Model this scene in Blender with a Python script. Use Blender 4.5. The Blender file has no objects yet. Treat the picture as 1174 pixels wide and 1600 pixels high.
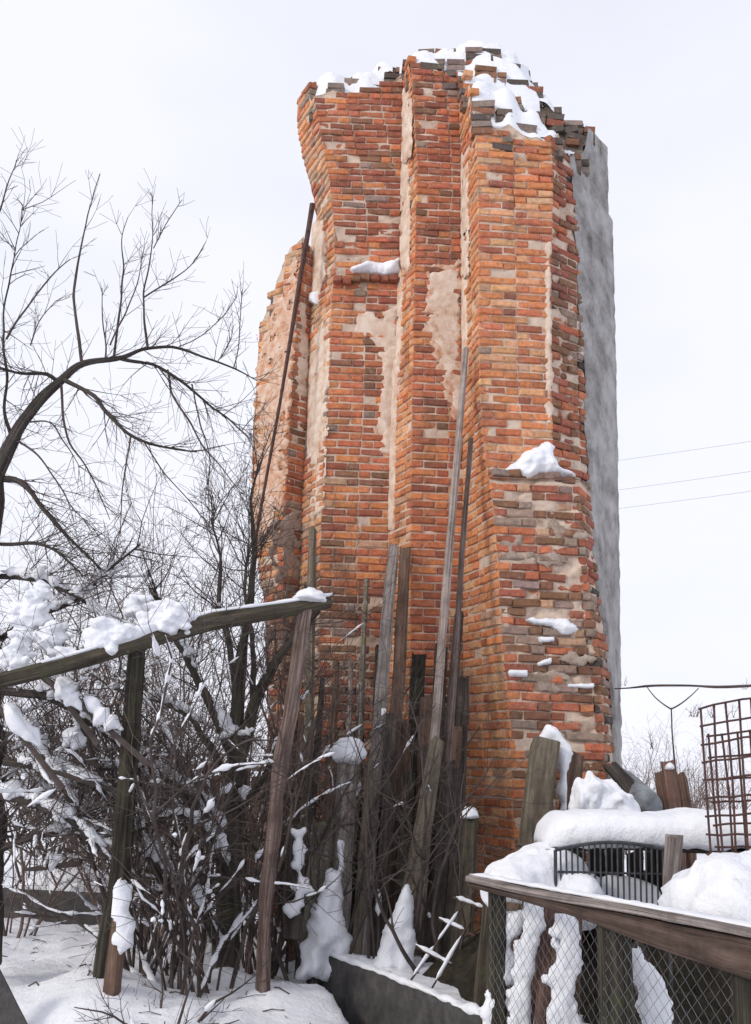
import bpy, bmesh, math, random
import numpy as np
from mathutils import Vector, Matrix, noise as mnoise

random.seed(7)
RNG = np.random.default_rng(11)
SC = bpy.context.scene
COL = SC.collection

# ------------------------------------------------------------------ camera
CAM = np.array([0.0, 0.0, 1.6])
PITCH, ROLL, FPX = math.radians(14.2), math.radians(2.0), 1600.0
_F = np.array([0, math.cos(PITCH), math.sin(PITCH)])
_R0 = np.array([1.0, 0, 0])
_U0 = np.array([0, -math.sin(PITCH), math.cos(PITCH)])
_R = math.cos(ROLL) * _R0 + math.sin(ROLL) * _U0
_U = -math.sin(ROLL) * _R0 + math.cos(ROLL) * _U0
cam_d = bpy.data.cameras.new('camera')
cam_d.sensor_fit = 'VERTICAL'
cam_d.sensor_height = 36.0
cam_d.lens = 36.0
cam_d.clip_start = 0.05
cam_d.clip_end = 3000
cam = bpy.data.objects.new('camera', cam_d)
COL.objects.link(cam)
M = Matrix.Identity(4)
for i in range(3):
    M[i][0], M[i][1], M[i][2], M[i][3] = _R[i], _U[i], -_F[i], CAM[i]
cam.matrix_world = M
SC.camera = cam

# ------------------------------------------------------------------ sky, sun, exposure
SUN_EL, SUN_AZ = math.radians(28), math.radians(237)   # azimuth clockwise from +Y: behind the camera, to its left
W = bpy.data.worlds.new('World')
SC.world = W
W.use_nodes = True
nt = W.node_tree
bg = nt.nodes['Background']
sky = nt.nodes.new('ShaderNodeTexSky')
sky.sky_type = 'NISHITA'
sky.sun_disc = False
sky.sun_elevation = SUN_EL
sky.sun_rotation = SUN_AZ
sky.dust_density = 2.0
tc = nt.nodes.new('ShaderNodeTexCoord')
mp = nt.nodes.new('ShaderNodeMapping')
mp.inputs['Scale'].default_value = (1.0, 1.0, 2.2)
nz = nt.nodes.new('ShaderNodeTexNoise')
nz.inputs['Scale'].default_value = 1.6
nz.inputs['Detail'].default_value = 5
nz.inputs['Roughness'].default_value = 0.5
rp = nt.nodes.new('ShaderNodeValToRGB')
rp.color_ramp.elements[0].position = 0.3
rp.color_ramp.elements[0].color = (0.82, 0.82, 0.82, 1)
rp.color_ramp.elements[1].position = 0.62
rp.color_ramp.elements[1].color = (0.98, 0.98, 0.98, 1)
mx = nt.nodes.new('ShaderNodeMix')
mx.data_type = 'RGBA'
mx.inputs[7].default_value = (9.7, 9.85, 10.9, 1)
nt.links.new(tc.outputs['Generated'], mp.inputs['Vector'])
nt.links.new(mp.outputs['Vector'], nz.inputs['Vector'])
nt.links.new(nz.outputs['Fac'], rp.inputs['Fac'])
nt.links.new(rp.outputs['Color'], mx.inputs[0])
nt.links.new(sky.outputs['Color'], mx.inputs[6])
nt.links.new(mx.outputs[2], bg.inputs['Color'])
bg.inputs['Strength'].default_value = 0.1

sun_d = bpy.data.lights.new('sun', 'SUN')
sun_d.energy = 1.6
sun_d.angle = math.radians(12)
sun_d.color = (1.0, 0.93, 0.82)
sun = bpy.data.objects.new('sun', sun_d)
COL.objects.link(sun)
_sd = Vector((math.sin(SUN_AZ) * math.cos(SUN_EL), math.cos(SUN_AZ) * math.cos(SUN_EL), math.sin(SUN_EL)))
sun.rotation_euler = _sd.to_track_quat('Z', 'Y').to_euler()
sun.location = (-6, -6, 12)

vs = SC.view_settings
vs.view_transform = 'Standard'
vs.look = 'None'
vs.gamma = 1
vs.exposure = 0.0
vs.use_curve_mapping = False


# ------------------------------------------------------------------ pixel -> place helpers (design coordinates, 1174 x 1600)
def ray(px, py):
    return _F + _R * (px - 587) / FPX + _U * (800 - py) / FPX


def P(px, py, Y):
    d = ray(px, py)
    return CAM + d * (Y / d[1])


def G(px, py, z):
    d = ray(px, py)
    return CAM + d * ((z - CAM[2]) / d[2])


def on_plane(px, py, p0, n):
    d = ray(px, py)
    return CAM + d * (np.dot(np.asarray(p0) - CAM, n) / np.dot(d, n))


def nz3(x, y, z):
    return mnoise.noise(Vector((x, y, z)))


def fbm(x, y, z, o=4):
    return mnoise.fractal(Vector((x, y, z)), 0.9, 2.0, o)


# ------------------------------------------------------------------ materials
def new_mat(name, rough=0.85):
    m = bpy.data.materials.new(name)
    m.use_nodes = True
    t = m.node_tree
    b = t.nodes['Principled BSDF']
    b.inputs['Roughness'].default_value = rough
    b.inputs['Specular IOR Level'].default_value = 0.25
    return m, t, b


def N(t, kind, **kw):
    n = t.nodes.new(kind)
    for k, v in kw.items():
        if k in n.inputs:
            n.inputs[k].default_value = v
        else:
            setattr(n, k, v)
    return n


def ramp(t, fac, stops):
    r = t.nodes.new('ShaderNodeValToRGB')
    e = r.color_ramp.elements
    while len(e) < len(stops):
        e.new(0.5)
    for k, (p, c) in enumerate(stops):
        e[k].position = p
        e[k].color = (*c, 1) if len(c) == 3 else c
    t.links.new(fac, r.inputs['Fac'])
    return r.outputs['Color']


def mix(t, fac, a, b, mode='MIX'):
    m = t.nodes.new('ShaderNodeMix')
    m.data_type = 'RGBA'
    m.blend_type = mode
    for sock, v in ((m.inputs[0], fac), (m.inputs[6], a), (m.inputs[7], b)):
        if hasattr(v, 'is_linked'):
            t.links.new(v, sock)
        elif isinstance(v, (int, float)):
            sock.default_value = v
        else:
            sock.default_value = (*v, 1)
    return m.outputs[2]


def tex(t, scale, detail=5, rough=0.6, coord='Object', vscale=None, dist=0.0):
    c = t.nodes.new('ShaderNodeTexCoord')
    src = c.outputs[coord]
    if vscale:
        m = t.nodes.new('ShaderNodeMapping')
        m.inputs['Scale'].default_value = vscale
        t.links.new(src, m.inputs['Vector'])
        src = m.outputs['Vector']
    n = N(t, 'ShaderNodeTexNoise', Scale=scale, Detail=detail, Roughness=rough, Distortion=dist)
    t.links.new(src, n.inputs['Vector'])
    return n.outputs['Fac']


def bump(t, b, h, strength=0.4, dist=0.01):
    n = N(t, 'ShaderNodeBump', Strength=strength, Distance=dist)
    t.links.new(h, n.inputs['Height'])
    t.links.new(n.outputs['Normal'], b.inputs['Normal'])


def snow_mat():
    m, t, b = new_mat('snow', 0.65)
    f = tex(t, 3.0, 4)
    c = ramp(t, f, [(0.3, (0.78, 0.80, 0.86)), (0.7, (0.88, 0.89, 0.92))])
    d = ramp(t, tex(t, 17, 6, 0.75), [(0.66, (0, 0, 0)), (0.78, (0.25, 0.25, 0.25))])
    c = mix(t, d, c, (0.42, 0.38, 0.35))
    t.links.new(c, b.inputs['Base Color'])
    n1 = N(t, 'ShaderNodeBump', Strength=0.55, Distance=0.05)
    t.links.new(tex(t, 9.0, 5, 0.6), n1.inputs['Height'])
    n2 = N(t, 'ShaderNodeBump', Strength=0.5, Distance=0.012)
    t.links.new(tex(t, 75.0, 5, 0.75), n2.inputs['Height'])
    t.links.new(n1.outputs['Normal'], n2.inputs['Normal'])
    t.links.new(n2.outputs['Normal'], b.inputs['Normal'])
    return m


def brick_mat(name, use_attr):
    m, t, b = new_mat(name, 0.92)
    if use_attr:
        a = N(t, 'ShaderNodeAttribute', attribute_name='tone')
        base = a.outputs['Color']
    else:
        a = t.nodes.new('ShaderNodeObjectInfo')
        base = a.outputs['Color']
    geo = t.nodes.new('ShaderNodeNewGeometry')

    def wn(scale, det, rough=0.65, stretch=(1, 1, 1)):
        mp_ = t.nodes.new('ShaderNodeMapping')
        mp_.inputs['Scale'].default_value = stretch
        t.links.new(geo.outputs['Position'], mp_.inputs['Vector'])
        n = N(t, 'ShaderNodeTexNoise', Scale=scale, Detail=det, Roughness=rough)
        t.links.new(mp_.outputs['Vector'], n.inputs['Vector'])
        return n.outputs['Fac']
    v = wn(26, 6)
    c = mix(t, 0.75, base, ramp(t, v, [(0.25, (0.45, 0.45, 0.45)), (0.5, (1, 1, 1)), (0.75, (1.45, 1.4, 1.3))]), 'MULTIPLY')
    lime = ramp(t, wn(7, 7, 0.75), [(0.55, (0, 0, 0)), (0.72, (0.55, 0.55, 0.55))])
    c = mix(t, lime, c, (0.46, 0.35, 0.28))
    soot = ramp(t, wn(2.6, 7, 0.75, (1, 1, 0.6)), [(0.52, (0, 0, 0)), (0.72, (0.72, 0.72, 0.72))])
    c = mix(t, soot, c, (0.10, 0.075, 0.06))
    t.links.new(c, b.inputs['Base Color'])
    bump(t, b, wn(70, 5, 0.7), 0.55, 0.012)
    return m


def mottled(name, stops, scale=6, rough=0.9, bscale=60, bstr=0.5, bdist=0.012, coord='Object', vscale=None):
    m, t, b = new_mat(name, rough)
    f = tex(t, scale, 8, 0.68, coord, vscale)
    t.links.new(ramp(t, f, stops), b.inputs['Base Color'])
    bump(t, b, tex(t, bscale, 5, 0.7, coord), bstr, bdist)
    return m


def wood_mat(name, dark, light, moss=None, moss_amt=0.5, frost=0.0):
    """weathered wood: grain runs along the UV's V direction."""
    m, t, b = new_mat(name, 0.85)
    g = tex(t, 1.0, 7, 0.65, 'UV', (16, 1.6, 1), 0.4)
    c = ramp(t, g, [(0.28, [x * 0.55 for x in dark]), (0.45, dark), (0.66, light)])
    if moss:
        f = tex(t, 9.0, 6, 0.7)
        c = mix(t, ramp(t, f, [(moss_amt, (0, 0, 0)), (moss_amt + 0.14, (0.9, 0.9, 0.9))]), c, moss)
    if frost:
        f = tex(t, 22.0, 6, 0.75)
        c = mix(t, ramp(t, f, [(0.62 - frost, (0, 0, 0)), (0.70 - frost, (0.8, 0.8, 0.8))]), c, (0.6, 0.6, 0.63))
    st = ramp(t, tex(t, 4.5, 7, 0.7), [(0.32, (0.45, 0.43, 0.42)), (0.55, (1, 1, 1)), (0.75, (1.25, 1.2, 1.15))])
    c = mix(t, 0.8, c, st, 'MULTIPLY')
    ck = ramp(t, tex(t, 1.0, 4, 0.5, 'UV', (34, 0.9, 1), 0.8), [(0.30, (0.25, 0.24, 0.23)), (0.37, (1, 1, 1))])
    c = mix(t, 0.9, c, ck, 'MULTIPLY')
    t.links.new(c, b.inputs['Base Color'])
    bump(t, b, g, 0.9, 0.02)
    return m


MAT = {}
MAT['snow'] = snow_mat()
MAT['brick_tone'] = brick_mat('brick_joined', True)
MAT['brick_single'] = brick_mat('brick_single', False)
MAT['mortar'] = mottled('mortar', [(0.3, (0.27, 0.18, 0.135)), (0.46, (0.52, 0.40, 0.315)), (0.7, (0.68, 0.55, 0.45))], 7)
MAT['plaster'] = mottled('lime_plaster', [(0.30, (0.42, 0.23, 0.15)), (0.42, (0.58, 0.42, 0.32)), (0.6, (0.72, 0.60, 0.50))], 7, 0.95, 45, 0.8)
MAT['limewash'] = mottled('limewash', [(0.32, (0.45, 0.21, 0.12)), (0.46, (0.58, 0.36, 0.25)), (0.62, (0.68, 0.52, 0.42))], 11, 0.95, 45, 0.8)
MAT['smear'] = mottled('mortar_smear', [(0.28, (0.17, 0.105, 0.08)), (0.45, (0.33, 0.25, 0.20)), (0.7, (0.48, 0.40, 0.34))], 9, 0.95, 45, 0.8)
MAT['cement'] = mottled('cement', [(0.3, (0.13, 0.12, 0.11)), (0.47, (0.30, 0.285, 0.275)), (0.58, (0.40, 0.39, 0.385)), (0.72, (0.52, 0.49, 0.46))], 3.2, 0.95, 26, 1.0, 0.02)
MAT['rubble'] = mottled('rubble_stone', [(0.3, (0.09, 0.07, 0.06)), (0.48, (0.19, 0.14, 0.115)), (0.6, (0.27, 0.165, 0.12)), (0.75, (0.33, 0.28, 0.25))], 5)
MAT['wood_grey'] = wood_mat('wood_grey', (0.20, 0.17, 0.155), (0.42, 0.37, 0.35))
MAT['wood_pale'] = wood_mat('wood_pale', (0.30, 0.24, 0.21), (0.50, 0.42, 0.38))
MAT['wood_brown'] = wood_mat('wood_brown', (0.12, 0.075, 0.055), (0.24, 0.155, 0.115))
MAT['wood_red'] = wood_mat('wood_red', (0.15, 0.085, 0.068), (0.27, 0.17, 0.14))
MAT['wood_post'] = wood_mat('wood_post', (0.13, 0.088, 0.075), (0.33, 0.25, 0.22), (0.09, 0.085, 0.055), 0.56)
MAT['wood_rail'] = wood_mat('wood_rail', (0.075, 0.050, 0.040), (0.145, 0.10, 0.082), (0.17, 0.095, 0.07), 0.62)
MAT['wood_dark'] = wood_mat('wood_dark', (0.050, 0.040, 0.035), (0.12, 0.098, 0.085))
MAT['wood_olive'] = wood_mat('wood_olive', (0.14, 0.115, 0.085), (0.27, 0.23, 0.175), (0.12, 0.115, 0.07), 0.58)
MAT['wood_moss'] = wood_mat('wood_moss', (0.065, 0.054, 0.040), (0.15, 0.125, 0.095), (0.07, 0.078, 0.035), 0.53)
MAT['wood_mossdark'] = wood_mat('wood_mossdark', (0.032, 0.028, 0.021), (0.085, 0.075, 0.055), (0.05, 0.054, 0.024), 0.55)
MAT['wood_lichen'] = wood_mat('wood_lichen', (0.17, 0.15, 0.12), (0.36, 0.33, 0.30), (0.16, 0.16, 0.06), 0.5, 0.06)
MAT['bark'] = wood_mat('bark', (0.055, 0.045, 0.04), (0.13, 0.108, 0.098), (0.075, 0.082, 0.038), 0.57)
MAT['bark_moss'] = wood_mat('bark_moss', (0.055, 0.048, 0.040), (0.125, 0.108, 0.088), (0.06, 0.066, 0.032), 0.52)
MAT['twig'] = mottled('twig_bark', [(0.3, (0.042, 0.033, 0.030)), (0.7, (0.115, 0.09, 0.082))], 4)
MAT['twig_red'] = mottled('twig_reddish', [(0.3, (0.085, 0.062, 0.052)), (0.7, (0.20, 0.148, 0.13))], 4)
MAT['kerb'] = mottled('dark_board', [(0.3, (0.035, 0.033, 0.034)), (0.55, (0.075, 0.07, 0.07)), (0.75, (0.12, 0.11, 0.105))], 9)
MAT['soil'] = mottled('dark_heap', [(0.3, (0.02, 0.017, 0.013)), (0.6, (0.06, 0.05, 0.035)), (0.8, (0.11, 0.085, 0.06))], 14, 0.95, 30, 1.0, 0.05)
MAT['rust'] = mottled('rusty_iron', [(0.3, (0.05, 0.028, 0.025)), (0.6, (0.11, 0.06, 0.05)), (0.8, (0.18, 0.10, 0.08))], 20)
MAT['iron'] = mottled('dark_iron', [(0.3, (0.03, 0.032, 0.038)), (0.6, (0.075, 0.078, 0.088)), (0.8, (0.14, 0.14, 0.15))], 20, 0.6)
MAT['zinc'] = mottled('dull_zinc', [(0.35, (0.07, 0.07, 0.075)), (0.55, (0.22, 0.24, 0.26)), (0.75, (0.36, 0.38, 0.40))], 5, 0.6, 30, 0.3)
MAT['wire'] = mottled('galvanised_wire', [(0.3, (0.08, 0.08, 0.085)), (0.7, (0.22, 0.22, 0.235))], 8, 0.6)
MAT['cable'] = mottled('pale_cable', [(0.3, (0.42, 0.42, 0.47)), (0.7, (0.5, 0.5, 0.55))], 3, 0.7)


# ------------------------------------------------------------------ mesh building
class MB:
    def __init__(self):
        self.v, self.f, self.uv, self.tone = [], [], [], []
        self.has_uv = False

    def add(self, verts, faces, uvs=None, tone=None):
        o = len(self.v)
        self.v.extend([tuple(map(float, p)) for p in verts])
        for k, f in enumerate(faces):
            self.f.append(tuple(i + o for i in f))
            if uvs is not None:
                self.uv.append(uvs[k])
            if tone is not None:
                self.tone.append((len(f), tone))

    def mesh(self, name, mat, smooth=False, offset=(0, 0, 0)):
        me = bpy.data.meshes.new(name)
        v = np.array(self.v, dtype=float).reshape(-1, 3) - np.asarray(offset)
        me.from_pydata(v.tolist(), [], self.f)
        if self.uv and len(self.uv) == len(self.f):
            l = me.uv_layers.new(name='UVMap')
            flat = [c for fu in self.uv for p in fu for c in p]
            l.data.foreach_set('uv', flat)
        if self.tone:
            a = me.color_attributes.new('tone', 'FLOAT_COLOR', 'CORNER')
            flat = []
            for n_, c in self.tone:
                flat.extend([c[0], c[1], c[2], 1.0] * n_)
            a.data.foreach_set('color', flat)
        if smooth:
            me.polygons.foreach_set('use_smooth', [True] * len(me.polygons))
        me.materials.append(mat)
        me.update()
        return me


def root_loc(o):
    p = np.zeros(3)
    while o:
        p += np.array(o.location)
        o = o.parent
    return p


def tag(o, label=None, cat=None, group=None, kind=None):
    if label:
        o['label'] = label
    if cat:
        o['category'] = cat
    if group:
        o['group'] = group
    if kind:
        o['kind'] = kind
    return o


def thing(name, loc, label, cat, group=None):
    o = bpy.data.objects.new(name, None)
    o.empty_display_size = 0.1
    COL.objects.link(o)
    o.location = [float(c) for c in loc]
    return tag(o, label, cat, group)


def part(name, mb, mat, parent, smooth=False, label=None, kind=None):
    me = mb.mesh(name, mat, smooth, root_loc(parent))
    o = bpy.data.objects.new(name, me)
    COL.objects.link(o)
    o.parent = parent
    if label:
        o['label'] = label
    if kind:
        o['kind'] = kind
    return o


def single(name, mb, mat, label=None, cat=None, group=None, kind=None, smooth=False):
    v = np.array(mb.v)
    off = np.array([v[:, 0].mean(), v[:, 1].mean(), v[:, 2].min()])
    if kind == 'structure':
        off = np.zeros(3)
    o = bpy.data.objects.new(name, mb.mesh(name, mat, smooth, off))
    o.location = off
    COL.objects.link(o)
    return tag(o, label, cat, group, kind)


def sweep(mb, pts, rw, rt=None, sides=8, ref=(1, 0, 0), flat=0.0, jit=0.0, seed=0, cap=True, fine=None):
    """tube or plank along pts; rw, rt half width / half thickness (scalars or lists); flat>0 squares the section."""
    pts = [np.asarray(p, float) for p in pts]
    n0 = len(pts)
    rw = list(rw) if hasattr(rw, '__len__') else [rw] * n0
    rt = rw if rt is None else (list(rt) if hasattr(rt, '__len__') else [rt] * n0)
    if fine:
        d = np.concatenate([[0], np.cumsum([np.linalg.norm(pts[i + 1] - pts[i]) for i in range(n0 - 1)])])
        m = max(n0, int(d[-1] / fine) + 1)
        s = np.linspace(0, d[-1], m)
        A = np.array(pts)
        # gentle smoothing by interpolating with Catmull-like blending
        q = np.stack([np.interp(s, d, A[:, k]) for k in range(3)], 1)
        if m > 4:
            for _ in range(2):
                q[1:-1] = 0.5 * q[1:-1] + 0.25 * (q[:-2] + q[2:])
        rw = list(np.interp(s, d, rw))
        rt = list(np.interp(s, d, rt))
        pts = [q[i] for i in range(m)]
    n = len(pts)
    ref = np.asarray(ref, float)
    verts, L = [], 0.0
    vv = []
    angs = [2 * math.pi * (k + 0.5) / sides for k in range(sides)]
    for i in range(n):
        a, b = pts[max(i - 1, 0)], pts[min(i + 1, n - 1)]
        T = b - a
        T = T / (np.linalg.norm(T) + 1e-9)
        Nn = ref - T * np.dot(T, ref)
        ln = np.linalg.norm(Nn)
        if ln < 1e-3:
            Nn = np.array([0, 0, 1.0]) - T * T[2]
            ln = np.linalg.norm(Nn)
        Nn = Nn / ln
        B = np.cross(T, Nn)
        if i:
            L += np.linalg.norm(pts[i] - pts[i - 1])
        vv.append(L)
        for k, th in enumerate(angs):
            c, s_ = math.cos(th), math.sin(th)
            if flat:
                e = 1 - flat
                c = math.copysign(abs(c) ** e, c)
                s_ = math.copysign(abs(s_) ** e, s_)
            j = 1.0
            if jit:
                j = 1 + jit * (nz3(pts[i][0] * 3 + k * 5.1 + seed, pts[i][1] * 3, pts[i][2] * 4) * 1.5)
            off = Nn * c * rw[i] * j + B * s_ * rt[i] * j
            if jit and i in (0, n - 1):
                off = off + T * (random.random() - 0.5) * rw[i] * 1.0
            verts.append(pts[i] + off)
    faces, uvs = [], []
    for i in range(n - 1):
        for k in range(sides):
            k2 = (k + 1) % sides
            faces.append((i * sides + k, i * sides + k2, (i + 1) * sides + k2, (i + 1) * sides + k))
            u0, u1 = k / sides, (k + 1) / sides
            uvs.append(((u0, vv[i] + seed), (u1, vv[i] + seed), (u1, vv[i + 1] + seed), (u0, vv[i + 1] + seed)))
    if cap:
        f0 = tuple(range(sides))[::-1]
        f1 = tuple((n - 1) * sides + k for k in range(sides))
        for f in (f0, f1):
            faces.append(f)
            uvs.append(tuple((0.1 * k, seed) for k in range(sides)))
    mb.add(verts, faces, uvs)


def lump(mb, c, rx, ry, rz, seed=0, nu=30, nv=18, bottom=0.35, rough=0.22, freq=1.6, power=1.0):
    """a rounded, uneven mass (snow lump, heap)."""
    c = np.asarray(c, float)
    verts = []
    for j in range(nv + 1):
        ph = math.pi * j / nv
        for i in range(nu):
            th = 2 * math.pi * i / nu
            d = np.array([math.sin(ph) * math.cos(th), math.sin(ph) * math.sin(th), math.cos(ph)])
            if power != 1.0:
                d = np.sign(d) * np.abs(d) ** power
            k = 1 + rough * fbm(d[0] * freq + seed * 3.7, d[1] * freq + seed, d[2] * freq, 4) + 0.28 * rough * fbm(d[0] * freq * 5 + seed, d[1] * freq * 5, d[2] * freq * 5, 3)
            z = d[2] if d[2] > 0 else d[2] * bottom
            verts.append(c + np.array([d[0] * rx * k, d[1] * ry * k, z * rz * k]))
    faces = []
    for j in range(nv):
        for i in range(nu):
            i2 = (i + 1) % nu
            faces.append((j * nu + i, (j + 1) * nu + i, (j + 1) * nu + i2, j * nu + i2))
    mb.add(verts, faces)


def box(mb, c, sx, sy, sz, ax=None, jit=0.0, tone=None):
    """box with bevelled long edges; ax = 3x3 axes."""
    ax = np.eye(3) if ax is None else np.asarray(ax)
    v = []
    for z in (-1, 1):
        for y in (-1, 1):
            for x in (-1, 1):
                p = np.array([x * sx, y * sy, z * sz]) / 2 * (1 + jit * RNG.uniform(-1, 1, 3))
                v.append(np.asarray(c) + ax.T @ p)
    f = [(0, 2, 3, 1), (4, 5, 7, 6), (0, 1, 5, 4), (2, 6, 7, 3), (0, 4, 6, 2), (1, 3, 7, 5)]
    mb.add(v, f, None, tone)


def poly_inside(poly, x, y):
    inside = False
    n = len(poly)
    j = n - 1
    for i in range(n):
        xi, yi = poly[i]
        xj, yj = poly[j]
        if (yi > y) != (yj > y) and x < (xj - xi) * (y - yi) / (yj - yi + 1e-12) + xi:
            inside = not inside
        j = i
    return inside


def poly_dist(poly, x, y):
    best = 1e9
    n = len(poly)
    for i in range(n):
        ax_, ay = poly[i]
        bx_, by = poly[(i + 1) % n]
        dx, dy = bx_ - ax_, by - ay
        t_ = max(0, min(1, ((x - ax_) * dx + (y - ay) * dy) / (dx * dx + dy * dy + 1e-12)))
        best = min(best, math.hypot(x - ax_ - t_ * dx, y - ay - t_ * dy))
    return best


def face_patch(px_poly, p0, u, cell, thick, edge=0.05, rag=0.04, seed=0, base=0.0, bottom_heavy=0.0, back=0.02, holes=0.0):
    """an uneven crust (plaster, snow) lying on a vertical face through p0 with horizontal direction u."""
    u = np.asarray(u, float)
    n = np.array([u[1], -u[0], 0.0])
    pts = [on_plane(x, y, p0, n) for x, y in px_poly]
    uvp = [(np.dot(q - p0, u), q[2]) for q in pts]
    us, zs = [a for a, _ in uvp], [b for _, b in uvp]
    u0, u1, z0, z1 = min(us) - rag, max(us) + rag, min(zs) - rag, max(zs) + rag
    nu, nv = int((u1 - u0) / cell) + 2, int((z1 - z0) / cell) + 2
    T = np.zeros((nu, nv))
    for i in range(nu):
        for j in range(nv):
            a, b = u0 + i * cell, z0 + j * cell
            d = poly_dist(uvp, a, b) * (1 if poly_inside(uvp, a, b) else -1)
            d += rag * 1.6 * fbm(a * 9 + seed, b * 9, seed, 4)
            if holes:
                h = fbm(a * 7 + seed * 2, b * 9, seed + 9, 3)
                if h > holes:
                    d = min(d, (holes - h) * 0.3)
            T[i, j] = d
    mb = MB()
    idx = {}
    for _ in range(1):
        Tp = np.pad(T, 1, mode='edge')
        T = 0.4 * T + 0.15 * (Tp[:-2, 1:-1] + Tp[2:, 1:-1] + Tp[1:-1, :-2] + Tp[1:-1, 2:])
    gu, gv = np.gradient(T, cell)
    for i in range(nu):
        for j in range(nv):
            if T[i, j] > -cell * 1.6:
                a, b = u0 + i * cell, z0 + j * cell
                if T[i, j] < 0:      # pull the rim onto the outline
                    g2 = gu[i, j] ** 2 + gv[i, j] ** 2 + 1e-3
                    sh = min(1.5 * cell, -T[i, j] / math.sqrt(g2)) / math.sqrt(g2)
                    a += gu[i, j] * sh
                    b += gv[i, j] * sh
                k = max(0.0, min(1.0, T[i, j] / edge))
                th = thick * math.sqrt(k) * (0.8 + 0.5 * fbm(a * 5, b * 5, seed + 3, 3))
                if bottom_heavy:
                    th *= 1 + bottom_heavy * (1 - (b - z0) / (z1 - z0))
                if T[i, j] <= 0:
                    th = -back
                q = p0 + u * a + n * (base + th)
                q[2] = b
                idx[(i, j)] = len(mb.v)
                mb.v.append(tuple(q))
    for i in range(nu - 1):
        for j in range(nv - 1):
            k = [(i, j), (i + 1, j), (i + 1, j + 1), (i, j + 1)]
            if all(q in idx for q in k) and max(T[q] for q in k) > 0:
                mb.f.append(tuple(idx[q] for q in k))
    return mb


# ------------------------------------------------------------------ ground
KERB = [P(466, 1512, 8.55), P(600, 1545, 7.45), P(760, 1592, 6.3)]
KERB = [np.array([p[0], p[1], 0]) for p in KERB]


def sstep(a, b, x):
    t_ = min(1.0, max(0.0, (x - a) / (b - a)))
    return t_ * t_ * (3 - 2 * t_)


def kerb_side(x, y):
    """>0 behind the kerb (raised bed)."""
    best, sgn = 1e9, -1
    for i in range(len(KERB) - 1):
        a, b = KERB[i][:2], KERB[i + 1][:2]
        d = b - a
        L = np.linalg.norm(d)
        t_ = ((x - a[0]) * d[0] + (y - a[1]) * d[1]) / L ** 2
        tc_ = max(0 if i else -9, min(9 if i else 1, t_))
        qx, qy = a[0] + tc_ * d[0], a[1] + tc_ * d[1]
        dist = math.hypot(x - qx, y - qy)
        if dist < best:
            best = dist
            s = d[0] * (y - a[1]) - d[1] * (x - a[0])
            sgn = 1 if s > 0 else -1
    return best * sgn


PRINTS = [(-3.0 + 0.36 * k + 0.05 * math.sin(k * 5), 7.35 + 0.10 * (k % 2) + 0.10 * math.sin(k), 0.25 + 0.2 * math.sin(k * 3)) for k in range(6)] + [(-0.9 + 0.02 * k, 6.4 + 0.33 * k, 1.4) for k in range(3)]
BUMPS = [(P(352, 1540, 8.15)[0], 8.1, 0.12, 0.05), (P(411, 1560, 7.4)[0], 7.38, 0.08, 0.02), (P(352, 1540, 8.15)[0] + 0.3, 7.9, 0.06, 0.10),
         (-2.6, 8.0, 0.14, 0.3), (-0.95, 7.0, 0.10, 0.12), (-2.1, 9.0, 0.12, 0.4), (-1.5, 9.3, 0.10, 0.2)]


def ground_z(x, y):
    r = math.hypot(x, y)
    z = 0.05 * fbm(x * 0.6, y * 0.6, 1.0, 3) if r < 60 else 0
    if r < 30:
        z += 0.03 * fbm(x * 2.3, y * 2.3, 4.0, 4)
        if r < 13:
            z += 0.016 * fbm(x * 7.0, y * 7.0, 6.0, 4)
            for fx, fy, fa in PRINTS:
                c_, s_ = math.cos(fa), math.sin(fa)
                lx, ly = (x - fx) * c_ + (y - fy) * s_, -(x - fx) * s_ + (y - fy) * c_
                z -= 0.07 * math.exp(-((lx / 0.15) ** 4 + (ly / 0.06) ** 4))
    if r < 20:
        k = kerb_side(x, y)
        if x > -0.75:
            z += 0.26 * sstep(-0.02, 0.06, k) * sstep(-0.75, -0.55, x)
            # in front of the kerb the snow ends and the ground drops away
            if k < 0:
                z -= 0.7 * sstep(-0.16, 0.16, x - 0.25 * (7.5 - y))
        z += 0.30 * math.exp(-((x + 1.72) ** 2 / 0.30 + (y - 7.25) ** 2 / 0.5))
        for bx, by, ba, bs in BUMPS:
            z += ba * math.exp(-((x - bx) ** 2 + (y - by) ** 2) / bs)
        # a soft drift along the kerb's left end
        z += 0.10 * math.exp(-((x + 0.35) ** 2 / 0.25 + (y - 7.55) ** 2 / 0.3))
    # long snowy hill behind
    z += 15.5 * sstep(45, 170, y + 0.08 * x) * (0.85 + 0.15 * math.sin(x * 0.012 + 1.0))
    if y > 60:
        z += 0.6 * fbm(x * 0.02, y * 0.02, 2.0, 3)
    return z


def axis_steps(lo, hi, c0, c1, step, grow):
    a = list(np.arange(c0, c1 + 1e-6, step))
    s, x = step, c1
    while x < hi:
        s *= grow
        x += s
        a.append(x)
    s, x = step, c0
    b = []
    while x > lo:
        s *= grow
        x -= s
        b.append(x)
    return b[::-1] + a


def build_ground():
    xs = axis_steps(-900, 900, -4.5, 4.5, 0.06, 1.13)
    ys = axis_steps(-60, 1500, 5.6, 13.0, 0.06, 1.10)
    mb = MB()
    for y in ys:
        for x in xs:
            mb.v.append((x, y, ground_z(x, y)))
    nx = len(xs)
    for j in range(len(ys) - 1):
        for i in range(nx - 1):
            a = j * nx + i
            mb.f.append((a, a + 1, a + nx + 1, a + nx))
    single('ground', mb, MAT['snow'], kind='structure', smooth=True)


build_ground()

# ------------------------------------------------------------------ the brick ruin
COURSE = 0.083


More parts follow.
